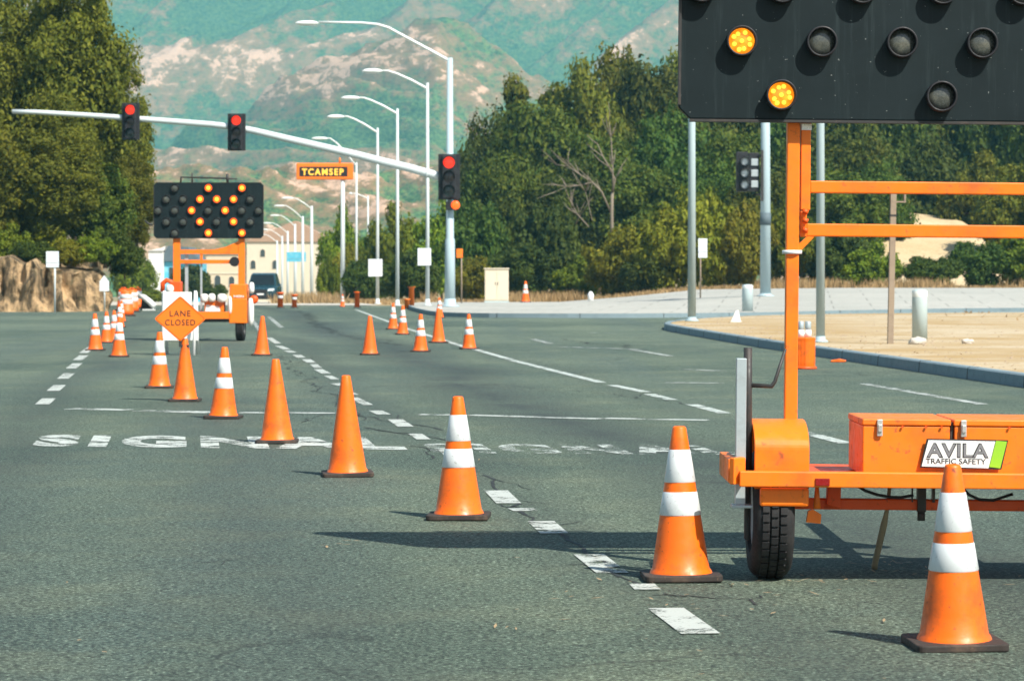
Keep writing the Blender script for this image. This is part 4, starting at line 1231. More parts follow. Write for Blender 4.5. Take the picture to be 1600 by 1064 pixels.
# message sign on a pole
YM = 190.0; sm = F / YM
mx0 = (540 - CX) / sm
tm = thing("message_sign", "orange framed message sign with glowing amber characters on a pale pole beyond the signal", "message sign", (mx0, YM, gz(mx0, YM)))
def mp(px, py, dy=0.0): return ((px - 540) / sm, dy, HC - (py - YH) / sm - gz(mx0, YM))
MB().path([(-.2, .15, 0), (-.2, .15, mp(536, 262)[2])], [.16, .13], 12).build("pole", M['pole'], tm)
a_, b_ = mp(463, 281), mp(552, 255)
MB().span((a_[0], -.1, a_[2]), (b_[0], .14, b_[2])).build("frame", M['sign_orange'], tm, bevel=.08)
a2, b2 = mp(468, 276), mp(543, 261)
MB().span((a2[0], -.115, a2[2]), (b2[0], -.101, b2[2])).build("screen", M['black'], tm)
tx = MB(); add_text(tx, "TCAMSEP", ((mp(472, 270)[0] + mp(537, 270)[0]) / 2, -.125, mp(500, 269)[2]), (1, 0, 0), (0, 0, 1), 65 / sm, 10.5 / sm, bold=.03, spacing=1.3)
tx.build("lettering", M['led_amber'], tm)
MB().path([mp(531, 255), mp(531, 247)], .07, 8).build("antenna_mount", M['sign_orange'], tm)

def white_sign(px, y0, y1, w, Y, label, post_to=None, shape='rect', name="post_sign", m='signface', post_m='pole', dx=0.0):
    s = F / Y
    x0 = (px - CX) / s
    zg = gz(x0, Y)
    z0, z1 = HC - (y1 - YH) / s, HC - (y0 - YH) / s
    t = thing(name, label, "sign", (x0, Y, zg if post_to else z0))
    b = t.location.z
    hw = w / s / 2
    if shape == 'rect':
        pl = MB().span((-hw, -.02, z0 - b), (hw, .0, z1 - b)).build("sign_panel", M[m], t, bevel=.01)
        MB().span((-hw * .9, -.0245, z0 - b + (z1 - z0) * .28), (hw * .9, -.0205, z0 - b + (z1 - z0) * .31)).build("sign_rule", M['grey_letter'], pl)
    else:
        MB().prism([(-hw, z0 - b), (hw, z0 - b), (hw, z0 - b + (z1 - z0) * .6), (0, z1 - b), (-hw, z0 - b + (z1 - z0) * .6)], .02, ((0, -.02, 0), (1, 0, 0), (0, 0, 1), (0, 1, 0))).build("sign_panel", M[m], t)
    if post_to:
        MB().path([(dx, .035, 0), (dx, .035, z1 - b - .05)], .035, 8).build("post", M[post_m], t)
    else:
        MB().span((-hw * .5, .0, z0 - b + .2), (hw * .5, .05, z0 - b + .26)).build("bracket", M['dark_steel'], t)
    return t
white_sign(663, 388, 415, 21, 126.85, "white square sign strapped to the tallest street lamp's pole")
white_sign(586.5, 405, 432, 22, 156.8, "white square sign strapped low to the third street lamp's pole")
white_sign(82, 393, 418, 20, 112, "white rectangular sign on a white post before the rock face", True, dx=.09)
white_sign(163, 430, 455, 15, 118, "small white house shaped marker before the rock face", True, 'house')
white_sign(1098, 373, 403, 14, 126, "white sign on a tan post behind the island's nose pole", True, post_m='tan_post', dx=-.1)
white_sign(463, 394, 409, 30, 330, "pale blue oval sign beyond the far lamp row", True, m='bluesign')
white_sign(718, 389, 403, 10, 140, "small orange box sign on a thin post right of the signal pole", True, m='sign_orange', post_m='tan_post', dx=.1)

# poles and signal on the right
def plain_pole(px, ytop, ybase, z0, wpx, label, m='pole_blue', name="light_pole", Y=None, cat="pole"):
    if Y is None: Y = F * (HC - z0) / (ybase - YH)
    s = F / Y
    x0 = (px - CX) / s
    t = thing(name, label, cat, (x0, Y, z0))
    ht = (ybase - ytop) / s
    r = wpx / s / 2
    MB().path([(0, 0, 0), (0, 0, ht)], [r, r * .72], 18).build("pole", M[m], t)
    MB().lathe([(0, 0), (r * 1.7, 0), (r * 1.7, .03), (r * 1.1, .06), (r * 1.05, .12), (0, .12)], 18).build("base_flange", M[m], t)
    MB().lathe([(r * .74, ht - .08), (r * .80, ht - .06), (r * .78, ht + .01), (0, ht + .04)], 18).build("cap", M[m], t)
    return t, s
plain_pole(1081, -90, 502, 0.145, 13, "pale blue grey pole at the rounded nose of the island")
plain_pole(1282, -260, 535, 0.145, 14, "pale blue grey pole behind the near trailer's mast on the island")
tp, s2 = plain_pole(1196, 20, 462, 0.60, 17, "thick blue grey signal pole with a side facing signal head beyond the island", name="signal_pole", Y=122, cat="signal pole")
def qp(px, py, dy=0.0): return ((px - 1196) / s2, dy, HC - (py - YH) / s2 - 0.60)
hb = MB().box(qp(1159, 269, -.1), (.50, .35, 1.72)).build("signal_head", M['black'], tp, bevel=.03)
for k, py in enumerate((253, 271, 289)):
    MB().lathe([(0, -.03), (.13, -.02), (.19, .02), (.19, .08)], 18, qp(1163, py, -.30), axis='y').build("lens", M['headlight'], hb)  # pale lens colour stands in for bright reflections on the glass
    MB().lathe([(.20, -.20), (.215, -.20), (.215, .04), (.20, .04), (.20, -.20)], 18, qp(1163, py, -.30), axis='y').build("visor", M['black'], hb)
hb2 = MB().box(qp(1178, 269, .12), (.46, .4, 1.66)).build("signal_head", M['black'], tp, bevel=.03)
for py in (254, 271, 288):
    MB().box(qp(1179, py, -.10), (.32, .06, .3)).build("lens", M['steel'], hb2, bevel=.02)
mb = MB()
for py in (244, 304):
    mb.path([qp(1180, py, .1), qp(1194, py, .0)], .05, 8)
mb.build("bracket", M['dark_steel'], tp)
r_ = 17 / s2 / 2 * .88
MB().lathe([(r_, qp(1196, 352)[2]), (r_ + .03, qp(1196, 352)[2]), (r_ + .03, qp(1196, 333)[2]), (r_, qp(1196, 333)[2])], 18).build("band", M['roof'], tp)
MB().box(qp(1190, 275, -.26), (.10, .06, 2.2)).build("conduit", M['dark_steel'], tp)

Yt = F * (HC - .145) / (537 - YH); st = F / Yt
x0 = (1391 - CX) / st
t = thing("sign_post", "square tan post leaning slightly on the island between the trailer's crossbars", "post", (x0, Yt, .14), 0)
t.rotation_euler = (0, R(1.2), 0)
MB().span((-.055, -.055, 0), (.055, .055, (537 - 300) / st)).build("post", M['tan_post'], t, bevel=.008)
MB().span((-.06, -.06, (537 - 338) / st), (.06, .06, (537 - 335) / st)).build("collar", M['dark_steel'], t)

def bollard(px, ybase, hpx, wpx, label):
    p = gpt(px, ybase, .145); s = F / p.y
    t = thing("bollard", label, "bollard", p, group="pale bollards on the island")
    r, h = wpx / s / 2, hpx / s
    MB().lathe([(0, 0), (r, 0), (r, h - .05), (r * .93, h - .01), (r * .6, h + .01), (0, h + .015)], 22).build("pipe", M['concrete_bollard'], t)
    MB().lathe([(r * 1.0, h * .86), (r * 1.012, h * .865), (r * 1.012, h * .97), (r, h * .975)], 22).build("band", M['lampwhite'], t)
bollard(1437, 532, 79, 24, "thick pale bollard with a stone at its foot, right of the tan post")
bollard(1168, 487, 42, 17, "smaller pale bollard left of the trailer's mast, near the back of the island")
def rock(px, py, sx, label, z=.145):
    p = gpt(px, py, z)
    bm = bmesh.new(); bmesh.ops.create_icosphere(bm, subdivisions=3, radius=1)
    for v in bm.verts:
        k = 1 + .28 * mnoise.noise(v.co * 1.4 + Vector((px, 0, 0))) + .1 * mnoise.noise(v.co * 4)
        v.co = Vector((v.co.x * sx * k, v.co.y * sx * .8 * k, (v.co.z * .5 + .3) * sx * k))
    for f in bm.faces: f.smooth = True
    me = bpy.data.meshes.new("rock"); bm.to_mesh(me); bm.free(); me.materials.append(M['stone'])
    o = bpy.data.objects.new("rock", me); COL.objects.link(o); o.location = p
    tag(o, label, "rock")
rock(1433, 538, .17, "pale stone at the foot of the thick bollard")
rock(1512, 537, .12, "low pale stone on the island at the right edge")
# little white leaning marker
p = gpt(1150, 503, .145)
t = thing("marker_stub", "small white leaning marker stub on the island beside the nose pole", "marker", p)
MB().prism([(-.06, 0), (.10, 0), (.13, .02), (.07, .34), (-.02, .30), (-.14, .03)], .08, ((0, -.04, 0), (1, 0, 0), (0, 0, 1), (0, 1, 0))).build("stub", M['white'], t, bevel=.01)
MB().span((-.16, -.09, 0), (.16, .09, .02)).build("foot", M['white'], t)

# orange barrel with canisters on top
p = gpt(1257, 577); p.y += .17; sB = F / p.y; p.x = (1257 - CX) / sB
t = thing("orange_barrel", "orange ribbed barrel standing at the kerb behind the near trailer's mast", "barrel", p)
mb = MB(); vs = []; n = 36; prof = [(.155, .04), (.16, .1), (.16, .42), (.165, .47), (.15, .485)]
for r_, z in prof:
    for k in range(n):
        a = 2 * math.pi * k / n
        rr = r_ * (1 + (.035 if (k // 3) % 2 else -.02))
        vs.append((rr * math.cos(a), rr * math.sin(a), z))
mb.add(vs, [(i * n + k, i * n + (k + 1) % n, (i + 1) * n + (k + 1) % n, (i + 1) * n + k) for i in range(len(prof) - 1) for k in range(n)])
mb.f.append(tuple((len(prof) - 1) * n + k for k in range(n))); mb.s.append(False)
mb.build("body", M['cone'], t)
MB().lathe([(0, .002), (.19, .002), (.19, .03), (.16, .045), (0, .045)], 28).build("base", M['tr_orange2'], t)
tj = thing("canister_pair", "two metal capped white canisters on top of the orange barrel", "canister", (p.x, p.y, p.z + .486))
for q in (-.055, .055):
    MB().lathe([(0, 0), (.052, 0), (.055, .06), (.05, .11), (.03, .125), (0, .125)], 18, (q, 0, 0)).build("canister", M['white'], tj)
    MB().lathe([(0, .125), (.045, .125), (.048, .14), (.048, .235), (.04, .245), (0, .245)], 18, (q, 0, 0)).build("cap", M['steel'], tj)
# orange scrap by the kerb
p = gpt(1310, 566)
o = MB().prism([(-.13, 0), (.11, 0), (.14, .03), (.02, .055), (-.12, .03)], .08, ((0, 0, .002), (1, 0, 0), (0, 0, 1), (0, 1, 0))).build("plastic_scrap", M['cone'], bevel=.01)
o.location = p; tag(o, "flat scrap of orange plastic lying against the island kerb", "scrap")
# tan cabinet
Yc = 146.0; sc_ = F / Yc
x0 = (776 - CX) / sc_
t = thing("utility_cabinet", "tall cream utility cabinet at the back of the concrete pavement", "utility cabinet", (x0, Yc, gz(x0, Yc) + .14))
MB().span((-.62, -.35, .08), (.62, .35, 1.72)).build("body", M['cream2'], t, bevel=.02)
MB().span((-.66, -.40, 1.722), (.66, .40, 1.78)).build("lid", M['cream2'], t, bevel=.01)
MB().span((-.64, -.37, 0), (.64, .37, .078)).build("plinth", M['concrete_bollard'], t)
for q in (-1, 1):
    d = MB().span((q * .015 if q > 0 else -.58, -.368, .14), (.58 if q > 0 else -.015, -.352, 1.64)).build("door", M['cream2'], t, bevel=.006)
    MB().span((q * .06 - .015, -.385, .9), (q * .06 + .015, -.37, 1.05)).build("handle", M['dark_steel'], d)
p = pix(923, 472, 140); p.z = gz(p.x, p.y) + .14
o = MB().lathe([(0, 0), (.15, 0), (.14, .2), (.16, .33), (.11, .44), (.06, .5), (0, .51)], 14).build("marker_post", M['white'])
o.location = p; tag(o, "short white marker post at the edge of the dry grass right of the tall cone", "marker")
# fallen white barrier by the drums
p = gpt(233, 485)
t = thing("fallen_barrier", "white barrier lying toppled on the road right of the orange drums", "barrier", p, -.25)
mb = MB().path([(-.45, 0, .62), (-.2, -.1, .56), (.12, -.16, .34), (.34, -.2, .14)], [.10, .12, .13, .12], 10); mb.build("rail", M['white'], t)
MB().prism([(-.40, .0), (.28, .0), (.2, .18), (-.34, .5)], .06, ((0, 0, .0), (1, 0, 0), (0, 0, 1), (0, 1, 0))).build("panel", M['rubber'], t)
MB().span((-.2, -.28, 0), (.35, -.18, .06)).build("foot", M['white'], t)

# ------------------------------------------------------------------ car beyond the crest
YC = 165.0
cx_ = (412 - CX) / F * YC
tc = thing("parked_car", "dark teal car facing the camera beyond the far trailer", "car", (cx_, YC, gz(cx_, YC) + .02), R(0))
W2 = .90
secs = [  # y, half width, z bottom, z belt, z top(half width factor)
    (-2.15, .74, .34, .72), (-2.05, .84, .24, .80), (-1.2, .90, .22, .98), (-.9, .91, .22, 1.02), (1.5, .91, .22, 1.05), (2.2, .86, .26, 1.0), (2.3, .78, .34, .9)]
vs = []; n = 10
for y, hw, zb, zt in secs:
    ring_ = [(-hw * .9, zb), (-hw, zb + .12), (-hw, zt - .12), (-hw * .93, zt - .02), (-hw * .5, zt + .015), (hw * .5, zt + .015), (hw * .93, zt - .02), (hw, zt - .12), (hw, zb + .12), (hw * .9, zb)]
    vs += [(x, y, z) for x, z in ring_]
mb = MB().add(vs, [(i * n + k, i * n + (k + 1) % n, (i + 1) * n + (k + 1) % n, (i + 1) * n + k) for i in range(len(secs) - 1) for k in range(n)], True)
mb.f.append(tuple(range(n))); mb.s.append(False); mb.f.append(tuple((len(secs) - 1) * n + k for k in reversed(range(n)))); mb.s.append(False)
mb.build("body", M['carpaint'], tc)
vs = []
cab = [(-1.05, .82, 1.0), (-.35, .70, 1.68), (.2, .68, 1.76), (1.4, .68, 1.74), (2.1, .78, 1.0)]
for y, hw, z in cab: vs += [(-hw, y, z), (hw, y, z)]
for y, hw in ((-1.0, .84), (2.1, .84)): vs += [(-hw, y, .98), (hw, y, .98)]
mb = MB().add(vs, [(0, 1, 3, 2), (2, 3, 5, 4), (4, 5, 7, 6), (6, 7, 9, 8), (0, 2, 4, 6, 8, 12, 10), (1, 11, 13, 9, 7, 5, 3)], False)
mb.build("cabin", M['carpaint'], tc, bevel=.05)
MB().add([(-.72, -1.02, 1.06), (.72, -1.02, 1.06), (.62, -.40, 1.655), (-.62, -.40, 1.655)], [(0, 1, 2, 3)]).build("windscreen", M['carglass'], tc)
for q in (-1, 1):
    MB().prism([(q * .40, .70), (q * .78, .74), (q * .80, .86), (q * .46, .84)], .10, ((0, -2.16, 0), (1, 0, 0), (0, 0, 1), (0, 1, 0))).build("headlight", M['headlight'], tc)
    MB().box((q * .98, -.85, 1.05), (.2, .1, .14)).build("wing_mirror", M['carpaint'], tc, bevel=.03)
    for y in (-1.35, 1.35):
        w_ = MB().lathe([(.2, -.11), (.30, -.11), (.33, -.06), (.33, .06), (.30, .11), (.2, .11), (.2, -.11)], 24, (q * .78, y, .33), axis='x').build("wheel", M['tyre'], tc)
        MB().lathe([(0, -.08), (.2, -.06), (.2, .06), (0, .08)], 16, (q * .78, y, .33), axis='x').build("rim", M['steel'], w_)
MB().span((-.38, -2.185, .58), (.38, -2.155, .80)).build("grille", M['black'], tc)
MB().span((-.70, -2.19, .30), (.70, -2.156, .46)).build("lower_intake", M['black'], tc)
MB().span((-.2, -2.205, .48), (.2, -2.192, .57)).build("number_plate", M['white'], tc)

# ------------------------------------------------------------------ far houses
def house_box(t, x0, x1, y0, y1, z0, z1, m, name="wall"):
    return MB().span((x0, y0, z0), (x1, y1, z1)).build(name, m, t)
def arch(t, x, z, w, h, y):
    pts = [(-w / 2, 0), (w / 2, 0)] + [(w / 2 * math.cos(R(a)), h - w / 2 + w / 2 * math.sin(R(a))) for a in range(0, 181, 20)]
    f = MB().prism(pts, .10, ((x, y - .05, z), (1, 0, 0), (0, 0, 1), (0, 1, 0))).build("window", M['window'], t)
    fr = MB()
    o2 = [(a * 1.18, b * 1.04 if b > 0 else b) for a, b in pts]
    n = len(pts)
    fr.add([(x + a, y - .09, z + b) for a, b in o2] + [(x + a, y - .09, z + b) for a, b in pts] + [(x + a, y + .0, z + b) for a, b in o2], [(i, (i + 1) % n, n + (i + 1) % n, n + i) for i in range(n)] + [(i, (i + 1) % n, 2 * n + (i + 1) % n, 2 * n + i) for i in range(n)])
    fr.build("frame", M['cream2'], f)
YHs = 470.0; sh = F / YHs
def hp(px, py): return ((px - 395) / sh, HC - (py - YH) / sh - zgh)
zgh = gz((395 - CX) / sh, YHs) - .3
th = thing("cream_house", "cream stucco house with arched windows and a sloping roof behind the car", "house", ((395 - CX) / sh, YHs, zgh))
xA, xB, xC, xD = hp(322, 0)[0], hp(386, 0)[0], hp(386, 0)[0] + .01, hp(520, 0)[0]
house_box(th, xA, xB, 0, 9, 0, hp(0, 397)[1], M['cream'])
house_box(th, xC, xD, -.6, 10, 0, hp(0, 378)[1], M['cream2'])
zt = hp(0, 378)[1]
MB().prism([(xC - .3, zt + .01), (xD + .3, zt + .01), (hp(462, 0)[0], hp(0, 345)[1])], 11.2, ((0, -.9, 0), (1, 0, 0), (0, 0, 1), (0, 1, 0))).build("roof", M['roof_tan'], th)
MB().prism([(xA - .3, hp(0, 397)[1] + .01), (xB, hp(0, 397)[1] + .01), (xB, hp(0, 388)[1]), (xA + .6, hp(0, 391)[1])], 9.6, ((0, -.3, 0), (1, 0, 0), (0, 0, 1), (0, 1, 0))).build("roof", M['roof_tan'], th)
arch(th, hp(396, 0)[0], hp(0, 420)[1], .8, 1.4, -.6)
arch(th, hp(411, 0)[0], hp(0, 401)[1], .75, 1.2, -.6)
arch(th, hp(430, 0)[0], hp(0, 420)[1], .8, 1.4, -.6)
arch(th, hp(340, 0)[0], hp(0, 448)[1], 1.0, 1.9, 0)
arch(th, hp(362, 0)[0], hp(0, 448)[1], .9, 1.7, 0)
MB().span((hp(336, 0)[0], -.08, 0), (hp(345, 0)[0], -.002, hp(0, 452)[1])).build("door", M['roof_tan'], th)
MB().span((xA, -.12, hp(0, 428)[1]), (xB, -.002, hp(0, 426)[1])).build("string_course", M['cream2'], th)
YW = 300.0; sw = F / YW
zgw = gz((262 - CX) / sw, YW) - .3
def wp_(px, py): return ((px - 262) / sw, HC - (py - YH) / sw - zgw)
tw = thing("white_house", "white gabled house with a slate roof half hidden behind the far trailer's mast", "house", ((262 - CX) / sw, YW, zgw))
x0, x1 = wp_(232, 0)[0], wp_(255, 0)[0]
house_box(tw, x0, x1, 0, 7, 0, wp_(0, 392)[1], M['housewhite'])
house_box(tw, x1 + .01, wp_(312, 0)[0], .8, 7, 0, wp_(0, 409)[1], M['bluesign'])
MB().prism([(x1 - .4, wp_(0, 408.5)[1]), (wp_(314, 0)[0], wp_(0, 408.5)[1]), (wp_(292, 0)[0], wp_(0, 386)[1]), (wp_(262, 0)[0], wp_(0, 384)[1])], 7.4, ((0, .4, 0), (1, 0, 0), (0, 0, 1), (0, 1, 0))).build("roof", M['roof'], tw)
MB().prism([(x0 - .15, wp_(0, 392)[1] + .01), (x1 + .1, wp_(0, 392)[1] + .01), (x1 + .25, wp_(0, 385)[1]), (x1 - .3, wp_(0, 388)[1])], 7.4, ((0, -.2, 0), (1, 0, 0), (0, 0, 1), (0, 1, 0))).build("roof", M['housewhite'], tw)
for px in (268, 300):
    MB().span((wp_(px - 5, 0)[0], .74, wp_(0, 440)[1]), (wp_(px + 5, 0)[0], .79, wp_(0, 418)[1])).build("window", M['window'], tw)

# ------------------------------------------------------------------ rock face at the left
mb = MB(); vs = []
path = [(-60, 112), (-32, 114), (-22, 115.5), (-18.4, 116), (-17.6, 118.5), (-18.6, 124), (-22.5, 150), (-37, 230)]
pl = smooth_line(path, 64)
NV = 22
for i, (x, y) in enumerate(pl):
    d = Vector((pl[min(i + 1, len(pl) - 1)][0] - pl[max(i - 1, 0)][0], pl[min(i + 1, len(pl) - 1)][1] - pl[max(i - 1, 0)][1], 0)).normalized()
    nn = Vector((d.y, -d.x, 0))
    hgt = 2.3 - 0.8 * ss(-22, -16.5, x) + .35 * mnoise.noise(Vector((i * .13, 0, 5)))
    for k in range(NV + 6):
        t_ = min(1.0, k / NV)
        p = Vector((x, y, 0))
        col = mnoise.noise(p * 1.25 + Vector((0, 0, t_ * .3))) * .8 - abs(mnoise.noise(p * 2.2 + Vector((3, 0, t_ * .8)))) * 1.1 + mnoise.noise(p * 3.6 + Vector((0, 0, t_ * 2.2))) * .35 + mnoise.noise(p * 5 + Vector((0, 0, t_ * 5))) * .18
        out = (1 - t_) * .6 + col * (.3 + .7 * min(1, t_ * 3))
        z = hgt * t_
        q = p + nn * out
        if k > NV:
            q = p - nn * (k - NV) * 2.0; z = hgt + .10 * (k - NV) + .2 * mnoise.noise(q * .5)
        vs.append((q.x, q.y, z - .05))
w = NV + 6
mb.add(vs, [(i * w + k, (i + 1) * w + k, (i + 1) * w + k + 1, i * w + k + 1) for i in range(len(pl) - 1) for k in range(w - 1)], False)
struct("rock_face", mb, M['rock'])
# bare earth bank among the trees on the right
mb = MB(); vs = []
nxb, nyb = 40, 14
for j in range(nyb):
    for i in range(nxb):
        x = 21 + 16 * i / (nxb - 1); y = 176 + 32 * j / (nyb - 1)
        z = .4 + 5.6 * ss(0, 1, j / (nyb - 1)) * ss(21, 24.5, x) * (1 - ss(32, 37, x)) + .5 * mnoise.noise(Vector((x * .2, y * .2, 0)))
        vs.append((x, y, z))
mb.add(vs, [(j * nxb + i, j * nxb + i + 1, (j + 1) * nxb + i + 1, (j + 1) * nxb + i) for j in range(nyb - 1) for i in range(nxb - 1)], True)
struct("earth_bank", mb, M['bank'])

# ------------------------------------------------------------------ trees
def crown_mesh(name, seed, R3, clumps, per, leaf, shape='oak', low=0.05):
    """leaf-sized quads gathered into clumps spread through the crown's volume; unit height 1 is R3[2]*2"""
    g = np.random.default_rng(seed)
    rx, ry, rz = R3
    cs = []
    while len(cs) < clumps:
        v = g.normal(size=3); v /= np.linalg.norm(v)
        r = g.random() ** 0.42
        z = v[2] * r
        if shape == 'spire':
            k = 1.0 - 0.62 * max(0, z)
        elif shape == 'oak':
            k = 1.0
        else:
            k = 1.0 - .25 * z
        cs.append((v[0] * r * rx * k, v[1] * r * ry * k, (z * (1 if z > 0 else .85)) * rz + rz))
    cs = np.array(cs)
    cr = g.uniform(.11, .34, size=clumps) * min(rx, rz) * 1.05
    nx2 = clumps // 5                                   # sprays that stick out of the outline
    dv = g.normal(size=(nx2, 3)); dv /= np.linalg.norm(dv, axis=1)[:, None]; dv[:, 2] = np.abs(dv[:, 2]) * 1.0 - .25
    ex = dv * g.uniform(.98, 1.18, nx2)[:, None] * np.array([rx, ry, rz]) * .95 + np.array([0, 0, rz])
    ex[:, 2] = np.clip(ex[:, 2], .3, None)
    cs_all = np.concatenate([cs, ex]); cr = np.concatenate([cr, g.uniform(.06, .13, nx2) * min(rx, rz)])
    P_ = []; N_ = []; per0 = per
    for kk, (c, r) in enumerate(zip(cs_all, cr)):
        per = per0 if kk < clumps else per0 // 4
        d = g.normal(size=(per, 3)); d /= np.linalg.norm(d, axis=1)[:, None]
        rad = r * (g.random(per) ** .42) * g.uniform(.75, 1.4, per)
        P_.append(c + d * rad[:, None] * np.array([1.1, 1.1, 1.0])); N_.append(d)
    P_ = np.concatenate(P_); N_ = np.concatenate(N_)
    n = len(P_)
    nn = N_ + g.normal(size=(n, 3)) * .55 + np.array([0, 0, .25]); nn /= np.linalg.norm(nn, axis=1)[:, None]
    a = np.cross(nn, g.normal(size=(n, 3))); a /= np.linalg.norm(a, axis=1)[:, None]
    b = np.cross(nn, a)
    L = leaf * g.uniform(.6, 1.4, n)
    a *= L[:, None]; b *= (L * g.uniform(.45, .7, n))[:, None]
    V = np.stack([P_ - a, P_ - b * .9 + a * .1, P_ + a, P_ + b * .9 + a * .1], axis=1).reshape(-1, 3)
    me = bpy.data.meshes.new(name)
    me.vertices.add(4 * n); me.vertices.foreach_set("co", V.ravel())
    me.loops.add(4 * n); me.loops.foreach_set("vertex_index", np.arange(4 * n))
    me.polygons.add(n); me.polygons.foreach_set("loop_start", np.arange(0, 4 * n, 4)); me.polygons.foreach_set("loop_total", np.full(n, 4))
    me.update(); me.validate()
    return me, cs

def trunk_mb(h, r, cs, seed, nl=7):
    g = random.Random(seed)
    mb = MB()
    top = Vector((g.uniform(-.2, .2), g.uniform(-.2, .2), h))
    pts = [Vector((0, 0, -.3)), Vector((g.uniform(-.1, .1), 0, h * .35)), Vector((g.uniform(-.2, .2), 0, h * .7)), top]
    mb.path(pts, [r, r * .75, r * .55, r * .25], 9)
    for _ in range(nl):
        c = Vector(cs[g.randrange(len(cs))])
        st = pts[1].lerp(pts[3], g.uniform(0.05, .8))
        mid = st.lerp(c, .5) + Vector((0, 0, -.1 * (c - st).length * .3))
        mb.path([st, mid, c], [r * .35, r * .22, r * .06], 7)
    return mb

PROTO = {}
def make_tree(kind, label, name, cat, leafm, R3, clumps, per, leaf, shape, seed, lift, tr, group):
    """lift = height of the crown's bottom above the ground"""
    t = thing(name, label, cat, group=group)
    me, cs = crown_mesh("crown", seed, R3, int(clumps * 1.25), int(per * 1.45), leaf * 1.12, shape)
    me.materials.append(M[leafm])
    o = bpy.data.objects.new("crown", me); COL.objects.link(o); o.parent = t; o.location = (0, 0, lift)
    cs2 = cs + np.array([0, 0, lift])
    trunk_mb(lift + R3[2] * 1.3, tr, cs2, seed, 8).build("trunk", M['trunk'], t)
    PROTO[kind] = (t, lift + 2 * R3[2] + R3[2] * .12, R3[0] * 1.18)
    return t
make_tree('oakA', "", "oak_tree", "tree", 'leaf_oak', (5.0, 5.0, 6.0), 95, 230, .21, 'oak', 11, 1.2, .30, "trees behind the street on the right")
make_tree('oakB', "", "oak_tree", "tree", 'leaf_teal', (5.0, 5.0, 5.6), 90, 230, .21, 'oak', 23, 1.0, .30, "trees behind the street on the right")
make_tree('oakC', "", "oak_tree", "tree", 'leaf_oak2', (4.8, 4.8, 5.6), 90, 220, .21, 'egg', 37, 1.0, .28, "trees behind the street on the right")
make_tree('spire', "", "poplar_tree", "tree", 'leaf_oak2', (3.0, 3.0, 7.0), 80, 190, .20, 'egg', 41, 1.0, .22, "trees behind the street on the right")
make_tree('bushA', "", "bush", "bush", 'leaf_lime', (2.4, 2.2, 1.9), 55, 190, .12, 'oak', 51, 0.0, .10, "bushes at the edge of the street")
make_tree('bushB', "", "bush", "bush", 'leaf_gold', (2.4, 2.2, 2.0), 55, 190, .12, 'oak', 52, 0.0, .10, "bushes at the edge of the street")
make_tree('bushC', "", "bush", "bush", 'leaf_teal', (2.4, 2.2, 2.0), 55, 190, .12, 'oak', 53, 0.0, .10, "bushes at the edge of the street")
make_tree('euc', "", "eucalyptus_tree", "tree", 'leaf_euc', (3.5, 3.3, 6.4), 125, 250, .13, 'oak', 61, 1.6, .32, "trees above the rock face on the left")
first = set()
def plant(kind, px, ytop, wpx, Y, label, zg=None, group=None):
    t0, h0, r0 = PROTO[kind]
    s = F / Y
    x = (px - CX) / s
    zg = gz(x, Y) if zg is None else zg
    H_ = HC - (ytop - YH) / s - zg
    sz = H_ / h0; sx = wpx / s / 2 / r0
    rz = rng.uniform(0, 6.28)
    if kind not in first:
        first.add(kind); t = t0
        t.location = (x, Y, zg - .05); t.rotation_euler = (0, 0, rz); t.scale = (sx, sx, sz); t["label"] = label
        if group: t["group"] = group
    else:
        t = dup(t0, (x, Y, zg - .05), rz, (sx, sx, sz), label, group)
    return t
